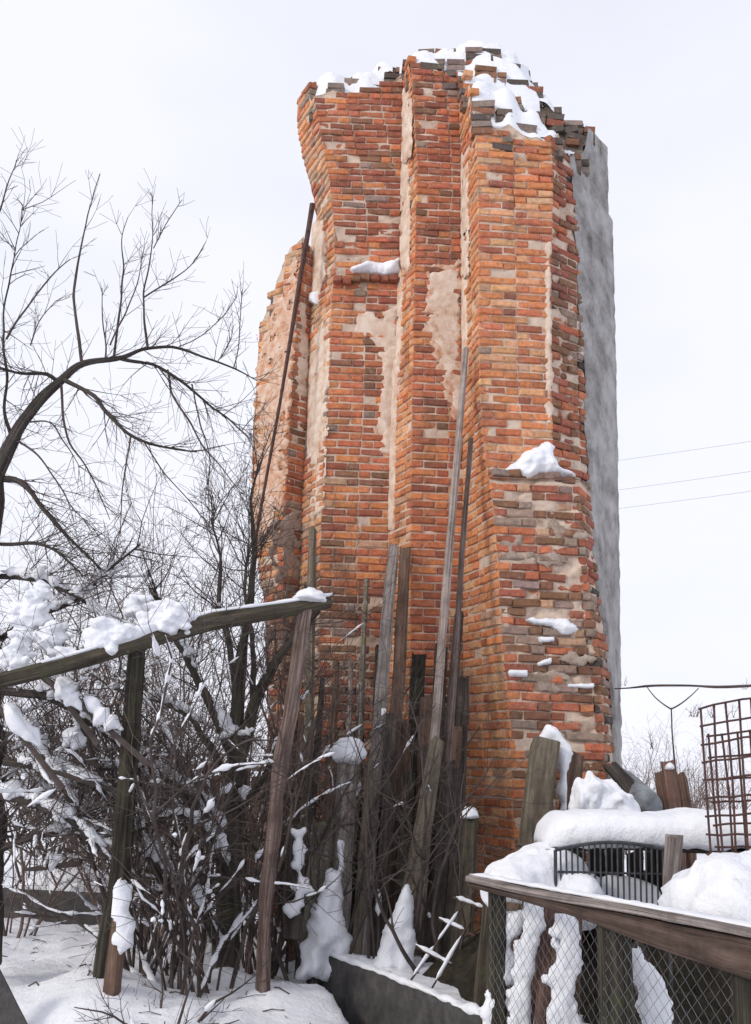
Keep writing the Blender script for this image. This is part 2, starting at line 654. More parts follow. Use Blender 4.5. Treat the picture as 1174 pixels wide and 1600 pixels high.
class Track:
    """a vertical arris: plan position as a function of height, from points (px, py, Y)."""
    def __init__(self, pts):
        w = sorted([tuple(P(*p)) for p in pts], key=lambda q: q[2])
        self.z = [q[2] for q in w]
        self.x = [q[0] for q in w]
        self.y = [q[1] for q in w]

    def __call__(self, z):
        return np.array([np.interp(z, self.z, self.x), np.interp(z, self.z, self.y), z])


def const(x, y):
    return lambda z: np.array([x, y, z])


tA = Track([(464, 150, 10.8), (465, 200, 10.8), (474, 250, 10.8), (486, 290, 10.8), (495, 330, 10.8), (492, 400, 10.8), (486, 470, 10.8), (484, 560, 10.8),
            (482, 640, 10.8), (474, 740, 10.8), (468, 900, 10.8), (462, 1200, 10.8)])
tB = Track([(491, 155, 10.3), (505, 230, 10.3), (516, 290, 10.3), (521, 350, 10.3), (523, 410, 10.3), (518, 470, 10.3), (515, 560, 10.3), (511, 650, 10.3), (504, 740, 10.3),
            (500, 900, 10.3), (497, 1200, 10.3)])
tC = Track([(631, 110, 10.3), (627, 260, 10.3), (625, 400, 10.3), (621, 500, 10.3), (617, 600, 10.3), (611, 700, 10.3), (607, 800, 10.3), (605, 900, 10.3), (602, 1200, 10.3)])
tD = Track([(642, 100, 9.85), (652, 260, 9.85), (648, 400, 9.85), (646, 500, 9.85), (644, 600, 9.85), (643, 700, 9.85), (642, 800, 9.85), (640, 1200, 9.85)])
tE = Track([(716, 120, 9.87), (720, 250, 9.87), (720, 400, 9.87), (722, 500, 9.87), (723, 700, 9.87), (724, 1200, 9.87)])
tF = Track([(738, 160, 9.24), (746, 250, 9.24), (748, 400, 9.24), (748, 500, 9.24), (750, 620, 9.24), (757, 700, 9.24), (762, 742, 9.22), (766, 752, 9.10), (773, 820, 9.1),
            (779, 900, 9.1), (784, 1000, 9.1), (791, 1060, 9.1), (799, 1150, 9.1), (802, 1330, 9.1)])
tG = Track([(862, 200, 9.28), (865, 300, 9.28), (862, 400, 9.28), (863, 600, 9.28), (866, 745, 9.28)])
tH = Track([(890, 235, 9.55), (898, 280, 9.55), (904, 350, 9.55), (910, 450, 9.55), (914, 550, 9.55), (918, 650, 9.55), (922, 745, 9.55)])
tGl = Track([(905, 745, 9.14), (915, 850, 9.14), (925, 950, 9.14), (938, 1020, 9.14), (946, 1200, 9.14)])
tHl = Track([(922, 745, 9.5), (930, 850, 9.5), (938, 930, 9.5), (951, 1010, 9.5), (958, 1100, 9.5), (962, 1200, 9.5)])
tI = Track([(948, 222, 10.25), (950, 335, 10.25), (956, 347, 10.25), (960, 500, 10.25), (964, 700, 10.25), (967, 900, 10.25), (970, 1190, 10.25)])
tL0 = Track([(405, 370, 11.05), (405, 515, 11.05), (400, 600, 11.05), (393, 720, 11.05), (392, 820, 11.05), (402, 880, 11.05), (414, 950, 11.05), (420, 1200, 11.05)])
tL1 = Track([(474, 372, 10.65), (464, 480, 10.65), (455, 600, 10.65), (450, 700, 10.65), (444, 800, 10.65), (440, 1200, 10.65)])
Z_LEDGE = P(840, 745, 9.1)[2]
Z_STR = P(575, 430, 10.3)[2]

# top heights of the main pier
_Hc = [(464, 152, 10.8), (495, 150, 10.3), (520, 126, 10.6), (545, 143, 10.3), (565, 124, 10.7), (590, 132, 10.3), (628, 125, 10.3), (600, 113, 10.8), (625, 112, 10.8),
       (642, 104, 9.9), (660, 99, 9.87), (700, 110, 9.87), (718, 122, 9.85),
       (740, 170, 9.25), (775, 196, 9.25), (825, 208, 9.25), (860, 221, 9.28), (890, 237, 9.5), (905, 232, 9.6),
       (745, 140, 9.55), (790, 150, 9.6), (830, 185, 9.6), (860, 212, 9.55),
       (650, 92, 10.3), (670, 84, 10.4), (700, 82, 10.4), (735, 74, 10.4), (765, 84, 10.4), (800, 94, 10.4), (820, 106, 10.4), (832, 128, 10.3), (838, 150, 10.3),
       (846, 184, 10.25), (870, 197, 10.25), (900, 206, 10.25), (946, 226, 10.25), (940, 226, 11.0), (870, 206, 11.0)]
_Hw = [P(*q) for q in _Hc] + [np.array([P(670, 84, 11.2)[0], 11.25, 9.4]), np.array([P(735, 84, 11.2)[0], 11.25, 9.5]), np.array([P(820, 84, 11.2)[0], 11.25, 9.2]),
                              np.array([P(520, 84, 11.2)[0], 11.25, 8.9])]
_Hw = np.array(_Hw)


def H_main(x, y):
    d2 = (_Hw[:, 0] - x) ** 2 + (_Hw[:, 1] - y) ** 2 + 1e-4
    w = d2 ** -2.2
    return float((w * _Hw[:, 2]).sum() / w.sum()) + 0.05 * nz3(x * 6, y * 6, 3.3)


_Hs = np.array([P(405, 515, 11.05), P(418, 495, 10.95), P(430, 440, 10.85), P(445, 410, 10.8), P(462, 380, 10.75), P(476, 372, 10.68), P(490, 400, 10.75)])


def H_stub(x, y):
    d2 = (_Hs[:, 0] - x) ** 2 + 0.2 * (_Hs[:, 1] - y) ** 2 + 1e-4
    w = d2 ** -2.0
    return float((w * _Hs[:, 2]).sum() / w.sum()) + 0.04 * nz3(x * 6, y * 6, 3.3)


ORANGE, RED, DRED = (0.56, 0.215, 0.095), (0.46, 0.155, 0.082), (0.31, 0.108, 0.068)
BROWN, GREY, BUFF, BLACK = (0.23, 0.115, 0.07), (0.28, 0.205, 0.165), (0.50, 0.30, 0.19), (0.06, 0.052, 0.05)
PALE = (0.60, 0.31, 0.165)


def pick(w):
    names = list(w)
    k = random.choices(names, [w[n_] for n_ in names])[0]
    j = random.uniform(0.82, 1.16)
    return tuple(min(0.75, c * j * random.uniform(0.95, 1.05)) for c in k)


def pal_front_hi(u, z):
    return {ORANGE: 6, RED: 4.5, DRED: 0.8, BUFF: 0.35, PALE: 2, GREY: 0.2, BLACK: 0.0}


def pal_front_lo(u, z):
    if z > 2.2 and u > 0.1:
        return {BROWN: 4, GREY: 2.6, DRED: 3, RED: 1.5, BUFF: 0.5, BLACK: 0.15}
    return {BROWN: 4, RED: 2.5, ORANGE: 1.5, GREY: 1, DRED: 2.5, BLACK: 0.1}


def pal_return(u, z):
    return {ORANGE: 7, PALE: 5, RED: 1.2, BUFF: 0.6}


def pal_face2(u, z):
    if z > 7.2:
        return {RED: 6, DRED: 6, BROWN: 1, GREY: 0.25, BLACK: 0.03}
    if z < 2.6:
        return {BROWN: 4, RED: 2, DRED: 3, GREY: 1.2, BLACK: 0.4}
    return {RED: 7, ORANGE: 3, DRED: 2.2, BROWN: 0.6, BUFF: 0.2}


def pal_face3(u, z):
    if z > 7.2:
        return {RED: 6, DRED: 6, BROWN: 1.5, GREY: 0.4, BLACK: 0.04, ORANGE: 1.5}
    if z < 3.4:
        return {BROWN: 4, RED: 3, DRED: 2.5, GREY: 1.5, ORANGE: 0.6, BLACK: 0.3}
    return {RED: 6, ORANGE: 3, DRED: 2, BROWN: 1.5, GREY: 0.3, BUFF: 0.3}


def pal_left(u, z):
    if z < 3.6:
        return {BROWN: 3, BUFF: 2, GREY: 2, RED: 2, DRED: 1.5, BLACK: 0.4}
    return {PALE: 4, BUFF: 4, ORANGE: 3, RED: 2, GREY: 0.7}


def pal_broken(u, z):
    return {DRED: 4, BROWN: 4, RED: 2.5, GREY: 2, BLACK: 0.3}


# name, left arris, right arris, zlo, zhi, top function, palette, damage function, extend-left, extend-right
FACES = [
    ('stub', tL0, tL1, 0.0, 99, H_stub, pal_left, lambda u, z: 0.25 + 0.3 * (z < 3.6), 0, 0),
    ('stub_in', tL1, tA, 0.0, 99, H_stub, pal_face3, lambda u, z: 0.3 + 0.3 * (z < 3.4), 0, 1),
    ('ret3', tA, tB, 0.0, 99, H_main, pal_left, lambda u, z: 0.25 + 0.35 * (z < 3.4), 0, 0),
    ('face3', tB, tC, 0.0, 99, H_main, pal_face3, lambda u, z: (0.30 if z > 6.2 else 0.15) + 0.3 * (z < 3.2), 0, 1),
    ('ret2', tC, tD, 0.0, 99, H_main, pal_return, lambda u, z: 0.15 + 0.35 * (z > 8.6), 1, 0),
    ('face2', tD, tE, 0.0, 99, H_main, pal_face2, lambda u, z: 0.18 + 0.2 * (z > 8.2), 0, 1),
    ('ret1', tE, tF, 0.0, 99, H_main, pal_return, lambda u, z: 0.10 + 0.25 * (z > 7.6), 1, 0),
    ('front', tF, tG, Z_LEDGE - 0.15, 99, H_main, pal_front_hi, lambda u, z: 0.14 + 0.35 * (z > 7.2) + 0.3 * (z < Z_LEDGE + 0.25 and u > 0.35), 0, 0),
    ('broken', tG, tH, Z_LEDGE - 0.15, 99, H_main, pal_broken, lambda u, z: 0.8, 0, 0),
    ('front_low', tF, tGl, 0.0, Z_LEDGE, None, pal_front_lo, lambda u, z: (0.95 if u > 0.10 else 0.3) if z > 2.3 else 0.6, 0, 0),
    ('broken_low', tGl, tHl, 0.0, Z_LEDGE, None, pal_broken, lambda u, z: 0.6, 0, 0),
    ('back_left', const(tL0(3)[0] + 0.1, 11.9), tL0, 0.0, 99, H_stub, pal_face3, lambda u, z: 0.3, 0, 0),
    ('side_left', const(tA(8)[0] + 0.05, 11.5), tA, P(480, 380, 10.8)[2] - 0.6, 99, H_main, pal_face3, lambda u, z: 0.3, 0, 0),
]

ruin_base = np.array([(tD(1)[0] + tF(1)[0]) / 2, 10.2, 0.15])
ruin = thing('brick_ruin', ruin_base, 'tall ruined red brick pier with stepped jambs and snow on its broken top', 'ruin')


def brick_variant(l, seed):
    r = random.Random(seed)
    h, dep = 0.069, 0.10
    hx, hz = l / 2, h / 2
    c = 0.0075
    ring = [(-hx, -hz), (r.uniform(-0.2, 0.2) * hx, -hz), (hx, -hz), (hx, hz), (r.uniform(-0.2, 0.2) * hx, hz), (-hx, hz)]
    v = []
    for k, (x, z) in enumerate(ring):       # face ring
        j = lambda a: r.uniform(-a, a)
        cc = c * r.uniform(0.5, 2.2)
        v.append((x - math.copysign(cc, x) + j(0.002), j(0.0035), z - math.copysign(cc, z) + j(0.0015)))
    for k, (x, z) in enumerate(ring):
        v.append((x + r.uniform(-0.004, 0.001), 0.007 + r.uniform(0, 0.009), z + r.uniform(-0.003, 0.002)))
    for k, (x, z) in enumerate(ring):
        v.append((x, dep, z))
    f = [(0, 1, 4, 5), (1, 2, 3, 4)]
    for a in (0, 6):
        for k in range(6):
            k2 = (k + 1) % 6
            f.append((a + k, a + 6 + k, a + 6 + k2, a + k2))
    return np.array(v), f


VAR = {}
for ty, l in (('s', 0.245), ('h', 0.118)):
    for k in range(6):
        VAR[(ty, k)] = (*brick_variant(l, 100 + k + (50 if ty == 'h' else 0)), l)

BR = []   # ty, var, lx scale, center, axes(3x3 rows u, inward, up), tone, area


def lay_bricks():
    for name, A, B, zlo, zhi, top, pal, dmg, exl, exr in FACES:
        i0 = int(math.ceil(zlo / COURSE))
        i = i0
        while True:
            z0 = i * COURSE
            zc = z0 + COURSE / 2
            if zc + 0.04 > zhi or zc > 10:
                break
            a, b = A(zc), B(zc)
            d = b - a
            L = np.linalg.norm(d)
            u = d / L
            n = np.array([u[1], -u[0], 0.0])
            s = 0.0
            seq = ['s', 'h'] if i % 2 == 0 else ['h', 's']
            k = 0
            if L < 0.2:
                seq = ['h']
            while s < L - 0.03:
                ty = seq[k % len(seq)]
                k += 1
                l = {'s': 0.245, 'h': 0.118}[ty] * random.uniform(0.96, 1.04)
                rem = L - s
                if rem < l + 0.06:
                    l = rem
                    ty = 's' if l > 0.18 else 'h'
                if l > 0.32:
                    l = l / 2 - 0.008
                c = a + u * (s + l / 2)
                un = (s + l / 2) / L
                s += l + 0.011
                zt = zc + 0.04
                if top is not None and zt > top(c[0] - n[0] * 0.05, c[1] - n[1] * 0.05) + 0.02:
                    continue
                dm = dmg(un, zc)
                loc = 0.5 + 0.9 * fbm(c[0] * 1.7 + 3, c[1] * 1.7, zc * 1.3, 3)
                dm = max(0.0, min(1.0, dm * (0.4 + 1.2 * loc)))
                if random.random() < 0.07 * dm ** 1.3:
                    continue
                off = 0.010 - random.uniform(0, 0.012) - random.random() ** 2 * 0.035 * dm - (0.03 if random.random() < 0.12 * dm else 0)
                ang = random.gauss(0, 0.010 + 0.05 * dm)
                tilt = random.gauss(0, 0.006 + 0.025 * dm)
                u2 = u * math.cos(ang) + n * math.sin(ang)
                u2 = u2 + np.array([0, 0, tilt])
                u2 /= np.linalg.norm(u2)
                inn = -np.array([u2[1], -u2[0], 0.0])
                inn /= np.linalg.norm(inn)
                up = np.cross(u2, inn)
                cen = c + n * off
                cen[2] = zc + random.uniform(-0.004, 0.004)
                view = CAM - cen
                dist = np.linalg.norm(view)
                area = l * 0.069 * max(0, np.dot(n, view) / dist) / dist ** 2
                # what a snowdrift, boards or leaning poles hide counts less
                rel = cen - CAM
                zz = np.dot(rel, _F)
                qx, qy = 587 + FPX * np.dot(rel, _R) / zz, 800 - FPX * np.dot(rel, _U) / zz
                if qy > 1320 or (qy > 1180 and qx > 815) or (qy > 1000 and qx < 725):
                    area *= 0.01
                BR.append((ty, random.randrange(6), l, cen, np.array([u2, inn, up]), pick(pal(un, zc)), area))
            i += 1


lay_bricks()

# string course under the ledge of the third face: bricks standing proud
for q in range(7):
    zc = Z_STR - 0.06
    a, b = tB(zc), tC(zc)
    u = (b - a) / np.linalg.norm(b - a)
    n = np.array([u[1], -u[0], 0.0])
    L = np.linalg.norm(b - a)
    c = a + u * (L * (q + 0.5) / 7) + n * (0.075 + random.uniform(-0.02, 0.02))
    c[2] = zc + random.uniform(-0.01, 0.01) - (0.03 if q < 2 else 0)
    BR.append(('h', q % 6, L / 7 - 0.012, c, np.array([u, -n, [0, 0, 1]]), pick({DRED: 4, BROWN: 2, RED: 1}), 0.0))
# ragged toothing bricks along the ledge of the front face
for q in range(9):
    un = q / 9 + 0.05
    zc = Z_LEDGE + 0.0
    a, b = tF(Z_LEDGE - 0.1), tGl(Z_LEDGE - 0.1)
    u = (b - a) / np.linalg.norm(b - a)
    n = np.array([u[1], -u[0], 0.0])
    c = a + u * (np.linalg.norm(b - a) * un) - n * random.uniform(0.0, 0.07)
    c[2] = zc + random.uniform(-0.02, 0.05)
    ang = random.uniform(-0.3, 0.3)
    u2 = u * math.cos(ang) + n * math.sin(ang)
    BR.append(('s' if q % 2 else 'h', q % 6, 0.2 if q % 2 else 0.11, c, np.array([u2, -np.array([u2[1], -u2[0], 0]), [0, 0, 1]]), pick({BROWN: 3, GREY: 2, RED: 1}), 0.0))

order = sorted(range(len(BR)), key=lambda k: -BR[k][6])
SINGLE = set(order[:300])
brick_mesh = {}
for key, (v, f, l) in VAR.items():
    mb = MB()
    mb.add(v, f)
    brick_mesh[key] = mb.mesh('brick', MAT['brick_single'])
rest = MB()
for k, (ty, var, l, cen, axs, tone, area) in enumerate(BR):
    v, f, l0 = VAR[(ty, var)]
    if k in SINGLE:
        o = bpy.data.objects.new('brick', brick_mesh[(ty, var)])
        COL.objects.link(o)
        o.parent = ruin
        o.color = (*tone, 1)
        m = Matrix.Identity(4)
        for r_ in range(3):
            m[r_][0] = axs[0][r_] * l / l0
            m[r_][1] = axs[1][r_]
            m[r_][2] = axs[2][r_]
            m[r_][3] = cen[r_] - ruin_base[r_]
        o.matrix_local = m
    else:
        w = v.copy()
        w[:, 0] *= l / l0
        rest.add(w @ axs + cen, f, None, tone)

# core of mortar and rubble behind the bricks
core = MB()


def core_panel(A, B, zlo, zhi, top, dmg, exl, exr, off0=0.007):
    zs = np.arange(zlo, min(zhi, 10.0) + 0.02, 0.055)
    L0 = np.linalg.norm(B(zlo + 0.5) - A(zlo + 0.5))
    nu = max(3, int(L0 / 0.06) + 1)
    grid, alive = [], []
    for z in zs:
        a, b = A(z), B(z)
        d = b - a
        L = np.linalg.norm(d)
        u = d / L
        n = np.array([u[1], -u[0], 0])
        row, al = [], []
        for k in range(nu):
            t_ = k / (nu - 1)
            p = a + d * t_
            if k == 0 and exl:
                p = p - u * 0.08
            if k == nu - 1 and exr:
                p = p + u * 0.08
            zt = 99 if top is None else top(p[0] - n[0] * 0.05, p[1] - n[1] * 0.05)
            dm = dmg(t_, z)
            loc = 0.5 + 0.9 * fbm(p[0] * 1.7 + 3, p[1] * 1.7, z * 1.3, 3)
            dm = max(0.0, min(1.0, dm * (0.4 + 1.2 * loc)))
            q = p - n * (off0 + 0.05 * dm * max(0, 0.6 + fbm(p[0] * 8, p[1] * 8, z * 8, 2)) + 0.006 * nz3(p[0] * 14, p[1] * 14, z * 14))
            q[2] = min(z, zt)
            row.append(q)
            al.append(z <= zt + 0.06)
        grid.append(row)
        alive.append(al)
    verts = [q for row in grid for q in row]
    faces = []
    for j in range(len(zs) - 1):
        for k in range(nu - 1):
            if alive[j][k] or alive[j][k + 1]:
                faces.append((j * nu + k, j * nu + k + 1, (j + 1) * nu + k + 1, (j + 1) * nu + k))
    core.add(verts, faces)


for name, A, B, zlo, zhi, top, pal, dmg, exl, exr in FACES:
    core_panel(A, B, zlo, zhi, top, dmg, exl, exr)
# unseen back of the ruin
J_ = const(tI(5)[0] - 0.05, 11.5)
K_ = const(tA(8)[0] + 0.05, 11.5)
core_panel(tI, J_, 0, 99, H_main, lambda u, z: 0.1, 0, 0)
core_panel(J_, K_, 0, 99, H_main, lambda u, z: 0.1, 0, 0)
core_panel(const(tA(3)[0], 11.9), const(tL0(3)[0] + 0.1, 11.9), 0, 99, H_stub, lambda u, z: 0.1, 0, 0)
core_panel(const(tA(3)[0] + 0.2, 11.0), const(tA(3)[0], 11.9), 0, 99, H_stub, lambda u, z: 0.1, 0, 0)
# ledge strip between the low front and the upper front
a0, a1 = tF(Z_LEDGE - 0.1), tGl(Z_LEDGE - 0.1)
b1, b0 = tH(Z_LEDGE + 0.1), tF(Z_LEDGE + 0.3) + np.array([0, 0.1, 0])
for q, zz in ((a0, 0), (a1, 0), (tHl(Z_LEDGE - 0.1), 0.01), (b1, 0.015), (b0, 0.02)):
    q[2] = Z_LEDGE - 0.012 + zz
core.add([a0, a1, tHl(Z_LEDGE - 0.1) * [1, 1, 0] + [0, 0, Z_LEDGE], b1, b0], [(0, 1, 2, 3, 4)])
part('mortar_core', core, MAT['mortar'], ruin)
part('brickwork', rest, MAT['brick_tone'], ruin, kind='stuff')

# grey cement render on the right flank
cem = MB()
zs = np.arange(0, 8.6, 0.04)
nu = 34
grid = []
for z in zs:
    a = tHl(z) if z < Z_LEDGE else tH(z)
    b = tI(z)
    d = b - a
    u = d / np.linalg.norm(d)
    n = np.array([u[1], -u[0], 0])
    rag_ = 0.09 * fbm(z * 2.5, 1.7, 0.3, 5) + 0.03 * nz3(z * 14, 0, 5) + 0.015
    for k in range(nu):
        t_ = k / (nu - 1)
        p = a + d * t_
        if k == 0:
            p = p - u * (0.01 + rag_)
        if 0 < k < 6:
            p = p - u * rag_ * (1 - k / 6)
        th = 0.012 + 0.010 * fbm(p[0] * 4, p[1] * 4, z * 4, 4) + 0.002 * math.sin(z * 2 * math.pi / 0.21)
        gz = (z % 0.245) / 0.245
        th -= 0.005 * math.exp(-((gz - 0.5) / 0.08) ** 2) * (0.5 + 0.9 * max(0, nz3(p[0] * 3, p[1] * 3, z * 2) + 0.4))
        if k == 0:
            th = -0.02
        ht = H_main(p[0] - n[0] * 0.05, p[1] - n[1] * 0.05) - 0.02
        q = p + n * th
        q[2] = min(z, ht)
        grid.append(q)
nz_ = len(zs)
cf = []
for j in range(nz_ - 1):
    for k in range(nu - 1):
        if grid[(j + 1) * nu + k][2] - grid[j * nu + k][2] > 1e-4 or grid[(j + 1) * nu + k + 1][2] - grid[j * nu + k + 1][2] > 1e-4:
            cf.append((j * nu + k, j * nu + k + 1, (j + 1) * nu + k + 1, (j + 1) * nu + k))
cem.add(grid, cf)
part('cement_render', cem, MAT['cement'], ruin, smooth=True, label='grey cement render on the right flank')

# rubble top
TOPZ = 8.8
poly_main = [tuple(t_(TOPZ)[:2]) for t_ in (tA, tB, tC, tD, tE)] + [tuple(tF(8.2)[:2]), tuple(tG(7.9)[:2]), tuple(tH(7.8)[:2]), tuple(tI(8.3)[:2]), tuple(J_(8)[:2]), tuple(K_(8)[:2])]
poly_stub = [tuple(tL0(6.5)[:2]), tuple(tL1(7.2)[:2]), tuple(tA(6.8)[:2]), (tA(3)[0] + 0.2, 11.9), (tL0(3)[0] + 0.1, 11.9)]


def top_sheet(poly, Hf, cell, extra, keep, margin=0.0):
    mb = MB()
    xs = np.arange(min(p[0] for p in poly) - cell, max(p[0] for p in poly) + cell, cell)
    ys = np.arange(min(p[1] for p in poly) - cell, max(p[1] for p in poly) + cell, cell)
    idx = {}
    ok = {}
    for i, x in enumerate(xs):
        for j, y in enumerate(ys):
            ins = poly_inside(poly, x, y)
            if ins or poly_dist(poly, x, y) < margin:
                e = extra(x, y)
                idx[(i, j)] = len(mb.v)
                ok[(i, j)] = e
                mb.v.append((x, y, Hf(x, y) + e))
    for i in range(len(xs) - 1):
        for j in range(len(ys) - 1):
            k = [(i, j), (i + 1, j), (i + 1, j + 1), (i, j + 1)]
            if all(q in idx for q in k) and keep(max(ok[q] for q in k)):
                mb.f.append(tuple(idx[q] for q in k))
    return mb


rub = MB()
TOPTONE = {(0.17, 0.13, 0.11): 4, (0.11, 0.09, 0.08): 3, (0.25, 0.20, 0.17): 3, BROWN: 2, DRED: 1.2}
for poly, Hf in ((poly_main, H_main), (poly_stub, H_stub)):
    base_ = top_sheet(poly, lambda x, y: Hf(x, y) - 0.17, 0.06, lambda x, y: 0.03 * fbm(x * 7, y * 7, 2.0, 4), lambda e: True)
    rub.add(base_.v, base_.f, None, (0.2, 0.16, 0.135))
    y = min(p[1] for p in poly)
    row = 0
    while y < max(p[1] for p in poly):
        x = min(p[0] for p in poly) + (0.12 if row % 2 else 0)
        while x < max(p[0] for p in poly):
            w = random.choice((0.245, 0.245, 0.12, 0.18)) * random.uniform(0.8, 1.05)
            cx_, cy_ = x + w / 2, y + 0.06 + random.uniform(-0.02, 0.02)
            x += w + 0.012
            if not poly_inside(poly, cx_, cy_) or poly_dist(poly, cx_, cy_) < 0.035 or (poly is poly_main and poly_dist([poly[8], poly[9], poly[8]], cx_, cy_) < 0.10):
                continue
            h = Hf(cx_, cy_) + 0.07 * nz3(cx_ * 5, cy_ * 5, 8)
            zq = math.floor(h / COURSE) * COURSE
            for lay in range(3):
                if lay == 0 and random.random() < 0.22:
                    continue
                e = Matrix.Rotation(random.gauss(0, 0.12), 3, 'Z') @ Matrix.Rotation(random.gauss(0, 0.05), 3, 'X') @ Matrix.Rotation(random.gauss(0, 0.05), 3, 'Y')
                box(rub, (cx_, cy_, zq - COURSE * lay - 0.035), w, 0.115, 0.07, np.array(e), 0.10, pick(TOPTONE))
        y += 0.125
        row += 1
part('broken_top', rub, MAT['brick_tone'], ruin, kind='stuff')


# lime plaster left on the faces
def plaster(face, poly, seed, thick=0.017, holes=0.75, label=None, rag=0.03, mt='plaster'):
    A, B = face
    zc = np.mean([on_plane(x, y, A(5), np.array([0, -1.0, 0]))[2] for x, y in poly])
    a, b = A(zc), B(zc)
    u = (b - a) / np.linalg.norm(b - a)
    mb = face_patch(poly, a, u, 0.02, thick * 0.85, 0.13, rag, seed, 0.0, 0, 0.012, holes)
    part('plaster_patch', mb, MAT[mt], ruin, smooth=True, label=label)


plaster((tD, tE), [(668, 425), (719, 418), (722, 640), (712, 650), (700, 600), (682, 560), (674, 520), (668, 470)], 1, holes=0.55)
plaster((tB, tC), [(560, 490), (624, 480), (618, 600), (612, 712), (592, 705), (590, 640), (600, 570), (585, 535), (555, 520)], 2, holes=0.5)
plaster((tB, tC), [(600, 545), (622, 540), (612, 705), (596, 700), (594, 620)], 3, 0.04, 0.9)
plaster((tA, tB), [(487, 350), (508, 340), (508, 430), (494, 474), (484, 470)], 4, 0.03)
plaster((tA, tB), [(485, 500), (512, 520), (505, 640), (503, 735), (480, 730), (480, 600)], 5, 0.03, 0.6)
plaster((tL0, tL1), [(405, 540), (452, 470), (456, 560), (448, 690), (440, 790), (402, 800), (398, 640)], 6, 0.012, 0.2, rag=0.06, mt='limewash')
plaster((tC, tD), [(628, 140), (642, 130), (643, 240), (630, 260)], 7, 0.03, 0.6)
plaster((tF, tG), [(852, 380), (862, 376), (864, 660), (853, 662)], 8, 0.03, 0.8, rag=0.015)
plaster((tE, tF), [(721, 430), (731, 425), (731, 580), (722, 585)], 9, 0.03, 0.9, rag=0.012)
plaster((tC, tD), [(610, 560), (622, 560), (616, 830), (606, 830)], 10, 0.03, 0.9, rag=0.015)
plaster((tA, tB), [(490, 480), (517, 480), (512, 640), (504, 800), (478, 820), (480, 600)], 22, 0.016, 0.5, rag=0.05)
plaster((tL0, tL1), [(408, 520), (470, 390), (462, 500), (452, 640), (440, 830), (396, 840), (396, 650)], 23, 0.010, 0.22, rag=0.07, mt='limewash')
plaster((tL1, tA), [(462, 480), (482, 470), (482, 640), (466, 700)], 24, 0.014, 0.4, rag=0.04)
plaster((tC, tD), [(627, 140), (640, 130), (640, 420), (624, 420)], 25, 0.014, 0.5, rag=0.04)
plaster((tE, tF), [(720, 200), (732, 200), (732, 430), (720, 430)], 26, 0.014, 0.5, rag=0.04)
plaster((tC, tD), [(620, 420), (632, 420), (624, 640), (614, 640)], 27, 0.014, 0.5, rag=0.03)
plaster((tD, tE), [(664, 415), (720, 405), (722, 660), (706, 680), (690, 600), (670, 540)], 28, 0.011, 0.25, rag=0.09, mt='limewash')
rs_ = random.Random(5)
for k in range(7):
    cx_, cy_ = rs_.uniform(800, 915), rs_.uniform(770, 1170)
    w_, h_ = rs_.uniform(14, 40), rs_.uniform(8, 22)
    plaster((tF, tGl), [(cx_ - w_, cy_), (cx_ - w_ * .4, cy_ - h_), (cx_ + w_ * .6, cy_ - h_ * .7), (cx_ + w_, cy_ + h_ * .4), (cx_, cy_ + h_)], 40 + k, 0.006, 0.2, rag=0.05, mt='smear')
plaster((tL1, tA), [(420, 810), (480, 800), (480, 900), (430, 920)], 13, 0.02, 0.2, rag=0.05, mt='smear')

# snow lying on the ruin
CAP = MAT['snow']


def snow_top(x, y):
    f = fbm(x * 3.6 + 5, y * 5.5 + 1, 0.5, 5)
    X0 = x - tD(8)[0]
    bias = 0.22 if X0 > 0.35 else 0.12
    if X0 > 1.35:
        bias = -0.25
    return max(-0.06, min(0.042, 0.10 * (f + bias)))


sn = top_sheet(poly_main, H_main, 0.028, lambda x, y: snow_top(x, y) + 0.012 - 0.16 * max(0.0, 1 - poly_dist(poly_main, x, y) / 0.07), lambda e: e > -0.012)
single('snow_cover', sn, CAP, 'patchy snow lying on the broken brick top of the ruin', 'snow', kind='stuff', smooth=True)


def snow_on(face, poly, seed, thick, label, base=0.0, heavy=0.0, edge=0.06, rag=0.03, cell=0.014, name='snow_patch'):
    A, B, zz = face
    a, b = A(zz), B(zz)
    u = (b - a) / np.linalg.norm(b - a)
    mb = face_patch(poly, a, u, cell, thick, edge, rag, seed, base, heavy, 0.03)
    return single(name, mb, CAP, label, 'snow', smooth=True)


snow_on((tB, tC, Z_STR), [(545, 420), (575, 409), (600, 410), (626, 404), (626, 425), (600, 432), (575, 427), (552, 426)], 1, 0.09, 'snow strip on the narrow brick ledge between two jambs, high on the ruin', rag=0.012)
snow_on((tF, tG, Z_LEDGE + 0.3), [(850, 691), (868, 697), (864, 714), (872, 728), (900, 744), (870, 748), (842, 744), (826, 758), (800, 748), (774, 740), (800, 726), (820, 706)], 2, 0.10,
        'large white snow patch spread over the ledge of the right brick face', heavy=0.8, edge=0.07, rag=0.015)
FL = (tF, tGl, 2.5)
snow_on(FL, [(815, 965), (890, 966), (905, 984), (880, 994), (862, 980), (830, 974)], 3, 0.06, 'snow streak on a broken brick, upper of the patches on the lower face', rag=0.01)
snow_on(FL, [(840, 994), (868, 994), (866, 1004), (842, 1004)], 4, 0.05, 'small snow tuft just below the broad streak on the lower brick face', rag=0.006, edge=0.03)
snow_on(FL, [(838, 1036), (862, 1026), (864, 1036), (842, 1041)], 5, 0.05, 'slanting snow tuft in the middle of the lower brick face', rag=0.006, edge=0.03)
snow_on(FL, [(793, 1047), (825, 1046), (824, 1058), (796, 1058)], 6, 0.05, 'flat snow tuft near the left edge of the lower brick face', rag=0.006, edge=0.03)
snow_on(FL, [(885, 1068), (930, 1067), (930, 1075), (886, 1075)], 7, 0.05, 'thin snow line on a brick near the grey flank, level with the wire', rag=0.006, edge=0.03)
